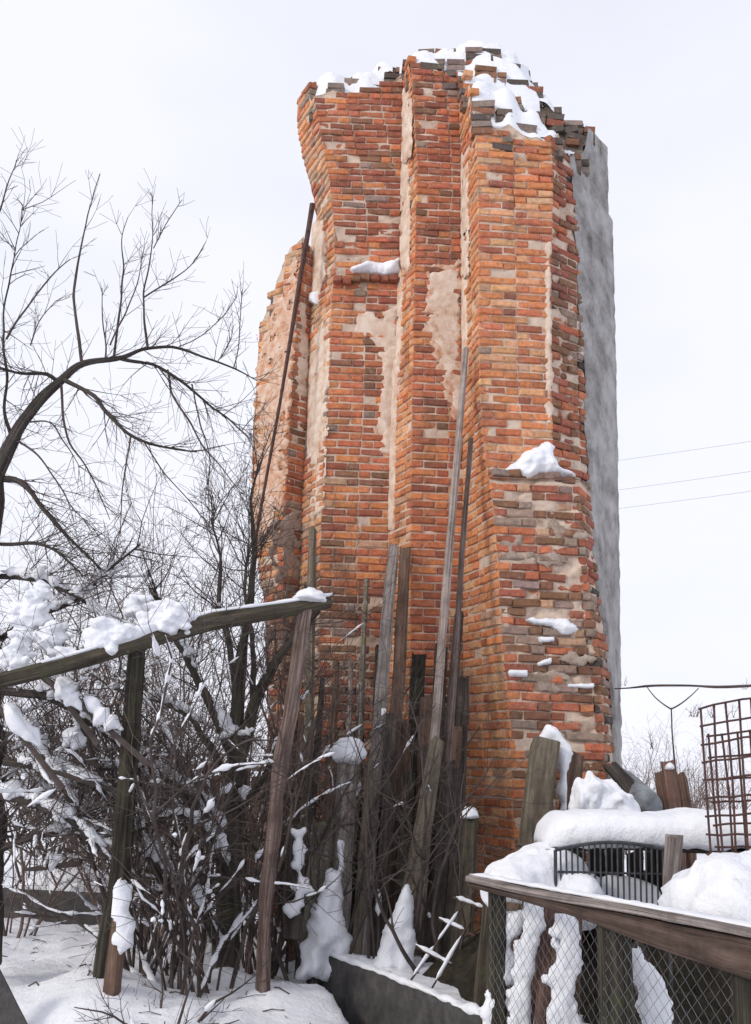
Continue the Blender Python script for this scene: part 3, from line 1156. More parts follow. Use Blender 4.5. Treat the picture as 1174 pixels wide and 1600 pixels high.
snow_on((tA, tB, 6.8), [(484, 458), (497, 455), (497, 476), (486, 474)], 8, 0.06, 'snow blot in the pale plastered hollow beside the leaning rod', rag=0.008, edge=0.03)

# ------------------------------------------------------------------ thin dark rod along the left of the ruin
mb = MB()
sweep(mb, [P(489, 318, 10.45), P(470, 430, 10.4), P(443, 600, 10.35), P(418, 740, 10.3), P(400, 830, 10.3), P(385, 1000, 10.3), P(370, 1330, 10.3)], [.034, .03, .02, .017, .016, .015, .014], sides=6, fine=0.3, jit=0.15)
single('iron_rod', mb, MAT['rust'], 'thin dark rod leaning along the left edge of the brick ruin', 'rod')

# ------------------------------------------------------------------ poles and planks leaning on the ruin
LEAN = 'poles and planks leaning against the ruin'


def pole(name, pts, w, mat, label, th=None, flat=0.0, seed=0, jit=0.10, cat=None, group=LEAN, sides=8):
    q = [P(*p) for p in pts]
    s = np.mean([p[2] for p in pts]) / 1650
    A = np.array(q)
    dd = np.concatenate([[0], np.cumsum(np.linalg.norm(A[1:] - A[:-1], axis=1))])
    if not hasattr(w, '__len__'):
        w = [w * (0.9 if flat else 0.8)] + [w] * (len(q) - 1)
    ss = np.linspace(0, dd[-1], 9)
    w = [x * (1 + 0.10 * nz3(k * 1.3, seed * 3.1, 2)) for k, x in enumerate(np.interp(ss, dd, w))]
    q = [np.array([np.interp(x, dd, A[:, k]) for k in range(3)]) for x in ss]
    q = [p + np.array([nz3(k * 0.5, seed * 2.7, 4), 0.4 * nz3(k * 0.5, seed * 2.7, 9), 0]) * 0.022 * (1 if 0 < k else 0) for k, p in enumerate(q)]
    mb = MB()
    rw = [x * s / 2 for x in w] if hasattr(w, '__len__') else w * s / 2
    rt = None if th is None else th * s / 2
    sweep(mb, q, rw, rt, sides, (1, 0, 0), flat, jit, seed * 7.3, fine=0.16)
    return single(name, mb, MAT[mat], label, cat or name.split('_')[-1], group)


pole('wooden_pole', [(728, 545, 9.33), (650, 1500, 8.4)], [12, 17], 'wood_pale', 'tallest pale grey pole leaning in the groove beside the orange brick jamb', seed=1, jit=0.05)
pole('wooden_pole', [(736, 685, 9.3), (676, 1500, 8.5)], [9, 12], 'wood_post', 'slim brown pole close behind the tallest grey pole', seed=2, jit=0.06)
pole('weathered_plank', [(718, 958, 9.25), (703, 1120, 8.95), (690, 1260, 8.75), (668, 1500, 8.3)], 17, 'wood_dark', 'dark charred plank between the tall poles and the orange jamb', 8, 0.5, 3)
pole('weathered_plank', [(616, 852, 9.75), (604, 960, 9.5), (592, 1160, 9.1), (560, 1500, 8.2)], 21, 'wood_grey', 'grey plank with a rounded top, left one of a close pair', 9, 0.5, 4)
pole('weathered_plank', [(634, 856, 9.75), (626, 1000, 9.45), (614, 1180, 9.1), (588, 1500, 8.25)], 21, 'wood_brown', 'brown plank, right one of a close pair with the grey plank', 10, 0.5, 5)
pole('wooden_pole', [(573, 905, 10.1), (567, 1050, 9.6), (556, 1250, 9.0), (538, 1500, 8.2)], 11, 'wood_lichen', 'thin lichen grey pole left of the paired planks', seed=6)
pole('wooden_log', [(684, 1158, 8.45), (664, 1280, 8.3), (645, 1380, 8.15), (614, 1530, 7.98)], [26, 30, 33, 36], 'wood_olive', 'thick olive brown log with a sawn top and snow at its foot', seed=7, jit=0.06)
pole('fence_post', [(545, 1172, 8.75), (538, 1290, 8.6), (526, 1500, 8.25)], [34, 33, 36], 'wood_grey', 'short squared grey post under a rounded snow cap', 22, 0.4, 8, cat='post')
pole('weathered_plank', [(578, 1190, 8.7), (570, 1320, 8.5), (556, 1500, 8.15)], 15, 'wood_olive', 'narrow pale edged plank just right of the snow capped post', 7, 0.5, 9)
pole('weathered_plank', [(613, 1120, 8.9), (604, 1300, 8.6), (590, 1500, 8.2)], 22, 'wood_dark', 'dark short plank in front of the paired planks', 8, 0.5, 10)
pole('weathered_plank', [(506, 1285, 8.6), (500, 1380, 8.5), (490, 1500, 8.35)], [38, 42, 46], 'wood_lichen', 'broad low board with frosty olive lichen at the left end of the stack', 10, 0.5, 11)
pole('weathered_plank', [(655, 1022, 9.6), (648, 1200, 9.2), (632, 1500, 8.4)], [24, 25, 26], 'wood_mossdark', 'broad dark mossy plank behind the olive log', 9, 0.5, 12)
pole('weathered_plank', [(632, 1130, 9.3), (626, 1300, 8.9), (610, 1500, 8.45)], 26, 'wood_brown', 'dark brown plank filling the gap behind the paired planks', 8, 0.5, 13)
pole('weathered_plank', [(712, 1140, 9.1), (702, 1320, 8.8), (690, 1520, 8.3)], [26, 28, 28], 'wood_brown', 'wide brown plank right of the olive log', 9, 0.5, 14)
pole('fence_post', [(735, 1275, 8.2), (726, 1400, 8.0), (716, 1540, 7.7)], [26, 30, 32], 'wood_moss', 'mossy dark post with a snow tuft beside the orange brick corner', 24, 0.35, 15, cat='post')
pole('wooden_pole', [(489, 828, 10.15), (486, 950, 9.9), (482, 1150, 9.4), (470, 1480, 8.6)], [15, 17, 17, 18], 'wood_olive', 'brown pole rising behind the end of the mossy beam', seed=16)
pole('wooden_pole', [(526, 1035, 9.8), (519, 1200, 9.3), (506, 1490, 8.5)], 13, 'wood_brown', 'thin brown pole left of the snow capped post', seed=17)
pole('wooden_pole', [(548, 1030, 9.8), (546, 1120, 9.5), (536, 1480, 8.5)], 10, 'wood_pale', 'thinnest pale stick rising behind the snow capped post', seed=18)
pole('weathered_plank', [(592, 1010, 9.7), (585, 1200, 9.2), (568, 1495, 8.4)], 14, 'wood_dark', 'dark narrow plank between the lichen pole and the grey plank', 7, 0.5, 19)
pole('wooden_pole', [(668, 1170, 9.0), (655, 1300, 8.7), (640, 1490, 8.3)], 16, 'wood_dark', 'dark round pole tucked behind the olive log', seed=20)
pole('weathered_plank', [(700, 1190, 8.6), (693, 1330, 8.4), (676, 1530, 8.0)], 26, 'wood_dark', 'blackened board right beside the foot of the olive log', 9, 0.5, 21)
pole('wooden_pole', [(504, 1060, 9.7), (494, 1200, 9.3), (474, 1480, 8.6)], 12, 'wood_dark', 'dark thin pole left of the brown pole, under the mossy beam', seed=22)

for k, (a, b, w, mt, lab) in enumerate([
        ((690, 1010, 9.55), (668, 1500, 8.6), 22, 'wood_dark', 'blackened plank at the back, right behind the tallest pole'),
        ((600, 1150, 9.5), (582, 1500, 8.6), 20, 'wood_dark', 'dark plank at the back behind the paired planks'),
        ((668, 1090, 9.3), (650, 1500, 8.5), 24, 'wood_brown', 'brown plank at the back between mossy plank and tallest pole'),
        ((560, 1140, 9.4), (545, 1500, 8.5), 22, 'wood_dark', 'dark plank at the back just right of the snow capped post'),
        ((640, 1210, 8.75), (622, 1500, 8.25), 18, 'wood_mossdark', 'short mossy plank left of the olive log'),
        ((724, 1060, 9.3), (706, 1520, 8.4), 22, 'wood_dark', 'dark plank hugging the orange brick jamb'),
        ((520, 1180, 9.3), (505, 1500, 8.5), 24, 'wood_brown', 'brown plank at the back just left of the snow capped post'),
        ((478, 1120, 9.5), (462, 1500, 8.7), 24, 'wood_brown', 'brown plank at the far left end of the stack'),
        ((466, 1292, 8.02), (458, 1470, 7.95), 28, 'wood_dark', 'short dark stub at the left plastered with lumpy snow'),
        ((716, 1330, 8.3), (704, 1540, 7.9), 26, 'wood_dark', 'dark stub of a plank behind the broken trellis')]):
    pole('weathered_plank', [a, b], [w, w * 1.12], mt, lab, 8, 0.5, 30 + k)

# snow caps and drifts around the poles
def snow_lump(px, py, Y, wpx, hpx, dpx, seed, label, name='snow_lump', bottom=0.35, rough=0.22):
    c = P(px, py, Y)
    s = Y / 1650
    mb = MB()
    lump(mb, c, wpx * s / 2, dpx * s / 2, hpx * s, seed, bottom=bottom, rough=rough)
    return single(name, mb, CAP, label, 'snow', smooth=True)


snow_lump(545, 1180, 8.72, 54, 26, 40, 1, 'rounded snow cap on the short squared grey post', bottom=0.6)
snow_lump(733, 1275, 8.18, 30, 14, 34, 2, 'snow tuft on the mossy dark post beside the brick corner')


def snow_on_front(px_poly, Y, thick, seed, label, name='snow_drift', edge=0.12, rag=0.03, slope=0.0):
    p0 = P(px_poly[0][0], px_poly[0][1], Y)
    mb = face_patch(px_poly, p0, np.array([1.0, 0, 0]), 0.02, thick, edge, rag, seed, 0.0, slope, 0.04)
    return single(name, mb, CAP, label, 'snow', smooth=True)


snow_on_front([(640, 1372), (648, 1430), (650, 1530), (572, 1530), (590, 1490), (606, 1440), (624, 1400)], 7.84, 0.07, 3, 'tapering snow drift lying against the foot of the olive log', slope=1.5, rag=0.025)
snow_on_front([(508, 1372), (518, 1350), (526, 1362), (529, 1310), (536, 1318), (538, 1420), (548, 1470), (556, 1530), (462, 1530), (470, 1480), (482, 1440), (496, 1400)], 8.15, 0.11, 4, 'tall snow drift piled on the frosty board at the left of the stack', slope=1.4, rag=0.03)
snow_on_front([(458, 1300), (474, 1298), (476, 1340), (480, 1370), (474, 1432), (450, 1440), (454, 1390), (456, 1350)], 7.9, 0.05, 5, 'lumpy snow clinging to brushwood left of the frosty board', edge=0.05, rag=0.05)

# ------------------------------------------------------------------ dark kerb board holding the raised bed
mb = MB()
kp = [np.array([p[0], p[1], 0.0]) for p in KERB]
kp.append(kp[-1] + (kp[-1] - kp[-2]) * 0.6)
pts = []
for k, p in enumerate(kp):
    pts.append(np.array([p[0], p[1], -0.22]))
sweep(mb, pts, 0.028, 0.5, 12, (0.7, 0.7, 0), 0.75, 0.02, 3.0, fine=0.2)
kerb_mb = mb
single('kerb_board', mb, MAT['kerb'], 'long dark board edging the raised bed in front of the poles', 'board')

mb = MB()
kd = np.array(pts)
kl = np.concatenate([[0], np.cumsum(np.linalg.norm(kd[1:] - kd[:-1], axis=1))])
kq = [np.array([np.interp(x, kl, kd[:, 0]), np.interp(x, kl, kd[:, 1]) + 0.015, 0.285]) for x in np.linspace(0, kl[-1], 110)]
sweep(mb, kq, [0.035 + 0.02 * nz3(i * .3, 1, 1) for i in range(110)], [max(0.004, 0.018 + 0.035 * nz3(i * .22, 4, 6)) for i in range(110)], 8, (0.7, 0.7, 0), 0, 0.3, 3)
single('kerb_snow', mb, CAP, 'ragged snow along the top edge of the long dark kerb board', 'snow', smooth=True)

# ------------------------------------------------------------------ trees and shrubs
class Tree:
    def __init__(self, seed):
        self.r = random.Random(seed)
        self.lims, self.tw, self.snow = [], MB(), MB()

    def limb(self, pts, rad, sides=8, mb=None, seed=0):
        q = [P(*p) for p in pts]
        r0 = self.r.random() * 60
        A = np.array(q)
        dd = np.concatenate([[0], np.cumsum(np.linalg.norm(A[1:] - A[:-1], axis=1))])
        ss = np.linspace(0, dd[-1], max(len(q), int(dd[-1] / 0.10) + 2))
        rad = list(np.interp(ss, dd, rad))
        q = [np.array([np.interp(x, dd, A[:, k]) for k in range(3)]) for x in ss]
        for k in range(1, len(q) - 1):
            w = 0.25 * rad[k] + 0.010
            q[k] = q[k] + np.array([nz3(k * 0.9 + r0, 1, 1), nz3(1, k * 0.9 + r0, 5), nz3(3, 3, k * 0.9 + r0)]) * w * 2
        if mb is None:
            mb = MB()
            self.lims.append(mb)
        sweep(mb, q, rad, None, sides, (1, 0.2, 0), 0, 0.22, seed, fine=0.05)
        A = np.array(q)
        dd = np.concatenate([[0], np.cumsum(np.linalg.norm(A[1:] - A[:-1], axis=1))])
        ss = np.linspace(0, dd[-1], max(len(q), int(dd[-1] / 0.09)))
        q = [np.array([np.interp(x, dd, A[:, k]) for k in range(3)]) for x in ss]
        return q

    def grow(self, p, d, length, rad, depth, up=0.15, spread=0.9, kids=5, snow=0.0, wig=0.28, mb=None, ratio=0.55):
        r = self.r
        n = max(3, int(length / 0.09))
        n = min(n, 14)
        st = length / n
        pts, rr = [np.array(p)], [rad]
        d = np.array(d, float)
        d /= np.linalg.norm(d)
        for i in range(n):
            d = d + np.array([r.gauss(0, wig), r.gauss(0, wig), r.gauss(0, wig) + up]) * (0.25 if st < 0.06 else 0.42)
            d /= np.linalg.norm(d)
            pts.append(pts[-1] + d * st)
            rr.append(max(0.0016, rad * (1 - 0.75 * (i + 1) / n)))
        sides = 6 if rad > 0.015 else (5 if rad > 0.008 else (4 if rad > 0.004 else 3))
        sweep(mb or self.tw, pts, rr, None, sides, (1, 0.3, 0.2), cap=False)
        if snow and rad > 0.0035:
            self.add_snow(pts, rr, snow * (1.0 if rad > 0.008 else 0.55))
        if depth > 0:
            k = kids + r.randint(-1, 1)
            for _ in range(max(1, k)):
                t_ = r.uniform(0.2, 1.0)
                i = min(n - 1, int(t_ * n))
                dd = pts[i + 1] - pts[i]
                dd = dd / np.linalg.norm(dd)
                v = np.array([r.gauss(0, 1), r.gauss(0, 1), r.gauss(0, 1)])
                v -= dd * np.dot(v, dd)
                v /= np.linalg.norm(v) + 1e-6
                nd = dd * 0.75 + v * spread * r.uniform(0.6, 1.2)
                self.grow(pts[i], nd, length * ratio * r.uniform(0.6, 1.25), max(0.0018, rr[i] * 0.6), depth - 1, up, spread, max(2, kids - 1), snow, wig, mb, ratio)
        return pts, rr

    def add_snow(self, pts, rr, amt, big=1.0):
        r = self.r
        run, rad = [], []

        def flush():
            if len(run) >= 2:
                A = np.array(run)
                dd = np.concatenate([[0], np.cumsum(np.linalg.norm(A[1:] - A[:-1], axis=1))])
                m = max(7, int(dd[-1] / 0.02))
                ss = np.linspace(0, dd[-1], m)
                off = r.random() * 50
                q = [np.array([np.interp(x, dd, A[:, k]) for k in range(3)]) for x in ss]
                rr2 = [float(np.interp(x, dd, rad)) * max(0.15, (1 - (2 * x / dd[-1] - 1) ** 4) ** 0.5) * (0.85 + 1.3 * nz3(x * 15 + off, off, 1)) for x in ss]
                sweep(self.snow, q, rr2, [x * 0.95 for x in rr2], 6, (1, 0.2, 0), 0, 0.3, off)
        for i in range(len(pts) - 1):
            t_ = pts[i + 1] - pts[i]
            h = math.hypot(t_[0], t_[1]) / (np.linalg.norm(t_) + 1e-9)
            if h > 0.5 and r.random() < amt * (0.75 if run else 0.45) + (0.35 if run else 0) and pts[i][2] < 3.05:
                s = (rr[i] * 0.75 + r.uniform(0.004, 0.013)) * big
                if not run:
                    run, rad = [pts[i] + np.array([0, 0, rr[i] + 0.4 * s])], [s]
                run.append(pts[i + 1] + np.array([0, 0, rr[i + 1] + 0.4 * s]))
                rad.append(s)
            else:
                flush()
                run, rad = [], []
        flush()

    def twigs_along(self, q, n, length, rad, depth=1, up=0.2, snow=0.0, kids=4, bias=(0, 0, 0.3), t0=0.1):
        r = self.r
        d = np.concatenate([[0], np.cumsum([np.linalg.norm(q[i + 1] - q[i]) for i in range(len(q) - 1)])])
        A = np.array(q)
        for _ in range(n):
            s = r.uniform(t0, 1.0) * d[-1]
            p = np.array([np.interp(s, d, A[:, k]) for k in range(3)])
            k0 = max(1, min(len(d) - 1, int(np.searchsorted(d, s))))
            tt = A[k0] - A[k0 - 1]
            tt = tt / (np.linalg.norm(tt) + 1e-9)
            v = np.array([r.gauss(0, .62), r.gauss(0, 0.55), r.gauss(0, .62)]) + np.array(bias) * 1.6 + tt * 0.85
            self.grow(p, v, length * r.uniform(0.5, 1.4), rad, depth, up, 0.9, kids, snow)

    def finish(self, name, base, label, cat, mat_l, mat_t, snow_label, group=None, limb_name='trunk'):
        o = thing(name, base, label, cat, group)
        for k, m_ in enumerate(self.lims):
            part(limb_name if k == 0 else 'limb', m_, mat_l, o, smooth=True)
        if self.tw.v:
            part('twigs', self.tw, mat_t, o, kind='stuff')
        if self.snow.v:
            single('branch_snow', self.snow, MAT['snow'], snow_label, 'snow', kind='stuff', smooth=True)
        return o


# --- old fruit tree at the left edge, arching over the yard
T = Tree(21)
YT = 7.6
base = np.array([P(-25, 1480, YT)[0], YT, 0.0])
main = [(-22, 1500, YT), (-12, 1300, YT), (-16, 1100, YT), (-20, 900, YT), (-8, 755, YT), (16, 692, YT), (45, 645, YT), (72, 615, YT), (100, 588, YT), (130, 566, YT), (165, 562, 7.65), (192, 560, 7.7),
        (212, 549, 7.75), (234, 541, 7.8), (272, 542, 7.85), (312, 555, 7.9), (370, 577, 8.0), (402, 595, 8.1)]
q_main = T.limb(main, [.11, .095, .085, .075, .068, .056, .044, .037, .032, .026, .022, .019, .015, .014, .012, .009, .007, .004])
limbs = [
    ([(190, 561, 7.7), (240, 568, 7.75), (285, 595, 7.8), (320, 628, 7.9), (352, 650, 7.95), (388, 682, 8.0)], [.017, .014, .012, .010, .008, .005]),
    ([(97, 592, 7.6), (150, 618, 7.5), (178, 660, 7.45), (215, 688, 7.4), (258, 700, 7.4), (308, 706, 7.4)], [.02, .016, .014, .012, .009, .005]),
    ([(90, 596, 7.6), (70, 580, 7.55), (35, 586, 7.5), (0, 575, 7.4), (-40, 570, 7.3)], [.016, .014, .012, .010, .006]),
    ([(3, 748, 7.6), (36, 750, 7.5), (60, 785, 7.5), (90, 822, 7.45), (120, 852, 7.4), (158, 890, 7.4)], [.028, .022, .018, .015, .011, .007]),
    ([(20, 690, 7.6), (5, 640, 7.6), (14, 590, 7.6), (4, 540, 7.6), (8, 470, 7.65), (25, 390, 7.7), (36, 320, 7.75)], [.016, .013, .012, .010, .008, .005, .003]),
    ([(0, 850, 7.6), (60, 848, 7.5), (90, 860, 7.4), (130, 900, 7.3)], [.016, .013, .01, .006]),
]
low_limbs = [
    ([(0, 1110, 7.5), (40, 1150, 7.4), (72, 1188, 7.35), (105, 1240, 7.3), (140, 1312, 7.3), (150, 1360, 7.3)], [.03, .028, .024, .02, .016, .01]),
    ([(-5, 1240, 7.5), (50, 1256, 7.4), (95, 1270, 7.3), (140, 1308, 7.2), (168, 1330, 7.2)], [.034, .03, .024, .018, .01]),
    ([(5, 1190, 7.5), (50, 1196, 7.4), (110, 1208, 7.35), (160, 1228, 7.3), (190, 1262, 7.3)], [.028, .024, .02, .016, .01]),
    ([(60, 1050, 7.4), (118, 1098, 7.3), (140, 1160, 7.3), (160, 1220, 7.3), (196, 1260, 7.3)], [.024, .022, .02, .016, .01]),
    ([(0, 1080, 7.6), (70, 1085, 7.5), (130, 1120, 7.5), (190, 1165, 7.5), (225, 1200, 7.5)], [.03, .026, .022, .018, .012]),
    ([(-5, 1330, 7.6), (45, 1310, 7.5), (100, 1300, 7.5), (150, 1250, 7.5)], [.03, .022, .016, .01]),
    ([(0, 1000, 7.7), (60, 960, 7.7), (120, 940, 7.7), (170, 890, 7.7), (220, 850, 7.7)], [.028, .022, .018, .013, .008]),
    ([(0, 900, 7.7), (60, 905, 7.6), (120, 930, 7.6), (190, 985, 7.6)], [.022, .018, .014, .008]),
]
LQ = [T.limb(a, b, 6) for a, b in limbs]
for a, b in low_limbs:
    q = T.limb(a, b, 6)
    T.add_snow(q, list(np.interp(np.linspace(0, 1, len(q)), np.linspace(0, 1, len(b)), b)), 0.85, 1.9)
    T.twigs_along(q, 22, 0.5, 0.006, 2, 0.08, 0.6, kids=3, bias=(0.1, 0, 0.1))
shoots = [
    ([(128, 566, 7.6), (120, 505, 7.6), (115, 460, 7.62), (122, 415, 7.65), (128, 380, 7.68), (140, 325, 7.7), (156, 272, 7.75)], .012),
    ([(165, 560, 7.65), (165, 530, 7.65), (160, 495, 7.65), (160, 450, 7.7)], .007),
    ([(178, 560, 7.68), (184, 510, 7.68), (190, 470, 7.7), (193, 415, 7.72), (190, 370, 7.75), (200, 340, 7.8)], .009),
    ([(172, 540, 7.66), (200, 480, 7.6), (216, 445, 7.6), (222, 400, 7.6)], .006),
    ([(231, 541, 7.8), (224, 490, 7.8), (226, 450, 7.82), (235, 405, 7.85), (240, 365, 7.88), (236, 300, 7.9)], .009),
    ([(225, 465, 7.82), (250, 448, 7.8), (275, 435, 7.8), (300, 415, 7.8), (322, 378, 7.8)], .006),
    ([(240, 388, 7.86), (262, 345, 7.9), (285, 312, 7.95)], .004),
    ([(10, 530, 7.6), (30, 495, 7.55), (60, 458, 7.5), (85, 425, 7.5), (110, 405, 7.5)], .008),
    ([(0, 330, 7.7), (12, 290, 7.7), (26, 250, 7.75)], .006),
    ([(48, 540, 7.6), (60, 500, 7.6), (88, 470, 7.6)], .005),
    ([(365, 576, 8.0), (374, 540, 8.0), (376, 490, 8.05), (378, 455, 8.1)], .005),
    ([(340, 565, 7.9), (355, 545, 7.9), (362, 528, 7.9)], .004),
    ([(280, 541, 7.85), (310, 530, 7.9), (345, 500, 7.9), (370, 465, 7.9)], .004),
    ([(262, 578, 7.78), (268, 618, 7.75), (295, 655, 7.7), (318, 700, 7.7), (345, 728, 7.7), (378, 772, 7.7)], .009),
    ([(300, 600, 7.8), (312, 660, 7.8), (330, 715, 7.8), (325, 760, 7.8), (328, 820, 7.8)], .006),
    ([(96, 600, 7.6), (100, 650, 7.55), (104, 690, 7.5), (132, 722, 7.5), (152, 762, 7.5), (172, 812, 7.5)], .009),
    ([(205, 680, 7.42), (198, 720, 7.4), (192, 760, 7.4), (188, 835, 7.4)], .006),
    ([(40, 660, 7.6), (80, 655, 7.5), (100, 690, 7.45), (125, 730, 7.4)], .007),
    ([(30, 690, 7.6), (60, 710, 7.5), (85, 745, 7.45), (110, 790, 7.4), (150, 830, 7.4)], .007),
    ([(225, 690, 7.4), (250, 730, 7.4), (280, 765, 7.4), (310, 800, 7.4), (345, 845, 7.4)], .005),
]
for k, (a, r0) in enumerate(shoots):
    q = T.limb(a, list(np.linspace(r0 * 1.25, 0.0032, len(a))), 5, T.tw, k)
    T.twigs_along(q, 8 if a[-1][1] < 700 else 12, 0.26, 0.0034, 1, 0.15 if a[-1][1] < a[0][1] else -0.05, kids=2, bias=(0.1, 0, 0.5 if a[-1][1] < a[0][1] else -0.1))
T.twigs_along(q_main[34:], 40, 0.34, 0.004, 1, 0.25, kids=3, bias=(0.1, 0, 0.2))
for q in LQ:
    T.twigs_along(q, 26, 0.40, 0.0045, 1, 0.0, kids=4, bias=(0.1, 0, -0.05))
T.twigs_along(q_main[:22], 30, 0.8, 0.008, 2, 0.1, 0.5, kids=4, bias=(0.5, 0, 0.1), t0=0.35)
T.finish('fruit_tree', base, 'old bare fruit tree at the left edge with a limb arching right', 'tree', MAT['bark'], MAT['twig'],
         'snow on the twigs low around the leftmost fruit tree')

# --- forked mossy tree in the thicket
T = Tree(33)
YM = 8.2
base = np.array([P(352, 1540, YM)[0], YM, 0.0])
tr = [(350, 1560, YM), (356, 1420, YM), (362, 1290, YM), (372, 1190, YM), (370, 1110, YM), (374, 1040, YM), (390, 960, 8.25), (398, 870, 8.3), (392, 780, 8.35), (405, 720, 8.4)]
q0 = T.limb(tr, [.11, .09, .082, .078, .056, .042, .032, .022, .013, .006])
sub = [
    ([(374, 1180, YM), (398, 1095, 8.1), (432, 1030, 8.0), (468, 985, 7.95), (500, 955, 7.9)], [.06, .045, .034, .026, .015]),
    ([(366, 1180, YM), (335, 1115, 8.1), (308, 1060, 8.0), (284, 1015, 7.9), (250, 950, 7.8), (232, 890, 7.75)], [.055, .04, .032, .028, .02, .01]),
    ([(371, 1110, YM), (362, 1020, 8.3), (342, 940, 8.3), (346, 870, 8.35), (330, 810, 8.4)], [.035, .026, .02, .014, .006]),
    ([(395, 1100, 8.1), (396, 1000, 8.2), (382, 930, 8.2), (388, 850, 8.2)], [.03, .022, .016, .008]),
    ([(360, 1330, YM), (310, 1255, 8.0), (262, 1215, 7.8), (215, 1195, 7.7), (150, 1205, 7.6)], [.045, .032, .026, .02, .01]),
    ([(358, 1400, YM), (318, 1370, 8.0), (275, 1398, 7.8), (240, 1350, 7.6), (215, 1300, 7.5)], [.05, .045, .042, .034, .02]),
    ([(362, 1280, YM), (410, 1220, 8.0), (440, 1160, 7.9), (452, 1110, 7.9)], [.035, .026, .018, .01]),
    ([(366, 1230, YM), (300, 1120, 8.4), (240, 1090, 8.5), (170, 1075, 8.6)], [.035, .025, .018, .01]),
    ([(352, 1500, YM), (320, 1430, 8.0), (300, 1330, 7.9), (285, 1260, 7.9)], [.04, .03, .02, .012]),
    ([(358, 1380, YM), (330, 1300, 7.8), (280, 1270, 7.6), (225, 1290, 7.5), (175, 1330, 7.5)], [.03, .024, .02, .016, .01]),
]
for a, b in sub:
    q = T.limb(a, b, 7)
    low = a[-1][1] > 1000
    T.twigs_along(q, 20, 0.55, 0.0065, 2, 0.1, snow=0.55 if low else 0.12, kids=4, bias=(0, 0, 0.25), t0=0.3)
    T.add_snow(q, list(np.interp(np.linspace(0, 1, len(q)), np.linspace(0, 1, len(b)), b)), 0.75, 1.5)
T.twigs_along(q0[len(q0) // 2:], 26, 0.5, 0.006, 2, 0.15, kids=4)
T.finish('fruit_tree', base, 'mossy forked tree standing behind the beam, left of the ruin', 'tree', MAT['bark_moss'], MAT['twig'],
         'snow on the branches of the mossy forked tree')

# --- shrubs of the thicket
SHRUBS = [
    # px of base, Y, height, stems, material, snow amount, label
    (50, 11.9, 4.0, 12, 'twig', 0.5, 'tangled bare shrub left of the leaning post, thick with snow'),
    (140, 12.2, 4.0, 12, 'twig', 0.45, 'bare shrub behind the leaning beam post'),
    (250, 9.8, 3.8, 13, 'twig_red', 0.3, 'reddish bare shrub with fine dense twigs above the beam'),
    (330, 10.2, 3.9, 12, 'twig_red', 0.2, 'tall reddish bush beside the left foot of the ruin'),
    (20, 10.4, 3.4, 10, 'twig_red', 0.35, 'brownish bush far back at the left edge'),
    (285, 8.6, 2.0, 12, 'twig', 0.6, 'low snowy shrub between leaning post and mossy tree'),
    (430, 8.8, 2.3, 14, 'twig', 0.25, 'dark bare shrub at the foot of the ruin behind the thin trunk'),
    (205, 10.6, 4.4, 12, 'twig_red', 0.3, 'tall reddish shrub rising above the left half of the beam'),
    (300, 10.9, 4.4, 12, 'twig_red', 0.2, 'tall reddish shrub rising behind the mossy forked tree'),
    (100, 11.7, 4.3, 11, 'twig_red', 0.3, 'reddish shrub behind the big snow clumps at the left'),
    (445, 10.0, 3.0, 10, 'twig', 0.0, 'thin bare shrub growing against the left brick face'),
    (475, 9.2, 3.5, 8, 'twig', 0.03, 'taller bare shrub crossing the lower left of the brick ruin'),
    (405, 9.0, 3.3, 9, 'twig_red', 0.1, 'bare shrub between mossy forked tree and slim trunk post'),
    (285, 7.35, 2.3, 9, 'twig', 0.5, 'snow dusted shrub in front of the mossy trunk, spreading to the bottom edge'),
    (232, 7.7, 2.8, 8, 'twig', 0.5, 'arching snow dusted shrub right beside the thick leaning post'),
    (340, 7.6, 2.4, 7, 'twig', 0.35, 'spindly shrub in front of the mossy trunk, left of the slim trunk post'),
    (500, 8.1, 2.6, 6, 'twig', 0.05, 'slender bare sapling in front of the frosty board'),
    (585, 8.0, 2.2, 5, 'twig', 0.05, 'wispy bare sapling in front of the paired planks'),
    (690, 7.8, 1.5, 6, 'twig', 0.05, 'small bare sapling behind the broken trellis'),
]
for k, (px, Y, h, ns, mt, sa, lab) in enumerate(SHRUBS):
    T = Tree(60 + k)
    b0 = P(px, 1400, Y)
    base = np.array([b0[0], Y, ground_z(b0[0], Y)])
    for s in range(ns):
        a = T.r.uniform(0, 6.283)
        tilt = T.r.uniform(0.1, 0.75)
        d = np.array([math.cos(a) * tilt, math.sin(a) * tilt * 0.8, 1.0])
        p = base + np.array([math.cos(a), math.sin(a), 0]) * T.r.uniform(0, 0.25) + np.array([0, 0, -0.05])
        T.grow(p, d, h * T.r.uniform(0.55, 1.1), T.r.uniform(0.010, 0.02), 3 if s % 3 else 2, 0.03, 0.9, 5, sa, 0.3, None, 0.42)
    T.finish('bare_shrub', base, lab, 'shrub', MAT[mt], MAT[mt], 'snow caught in the ' + lab.split(',')[0], 'bare shrubs of the thicket')

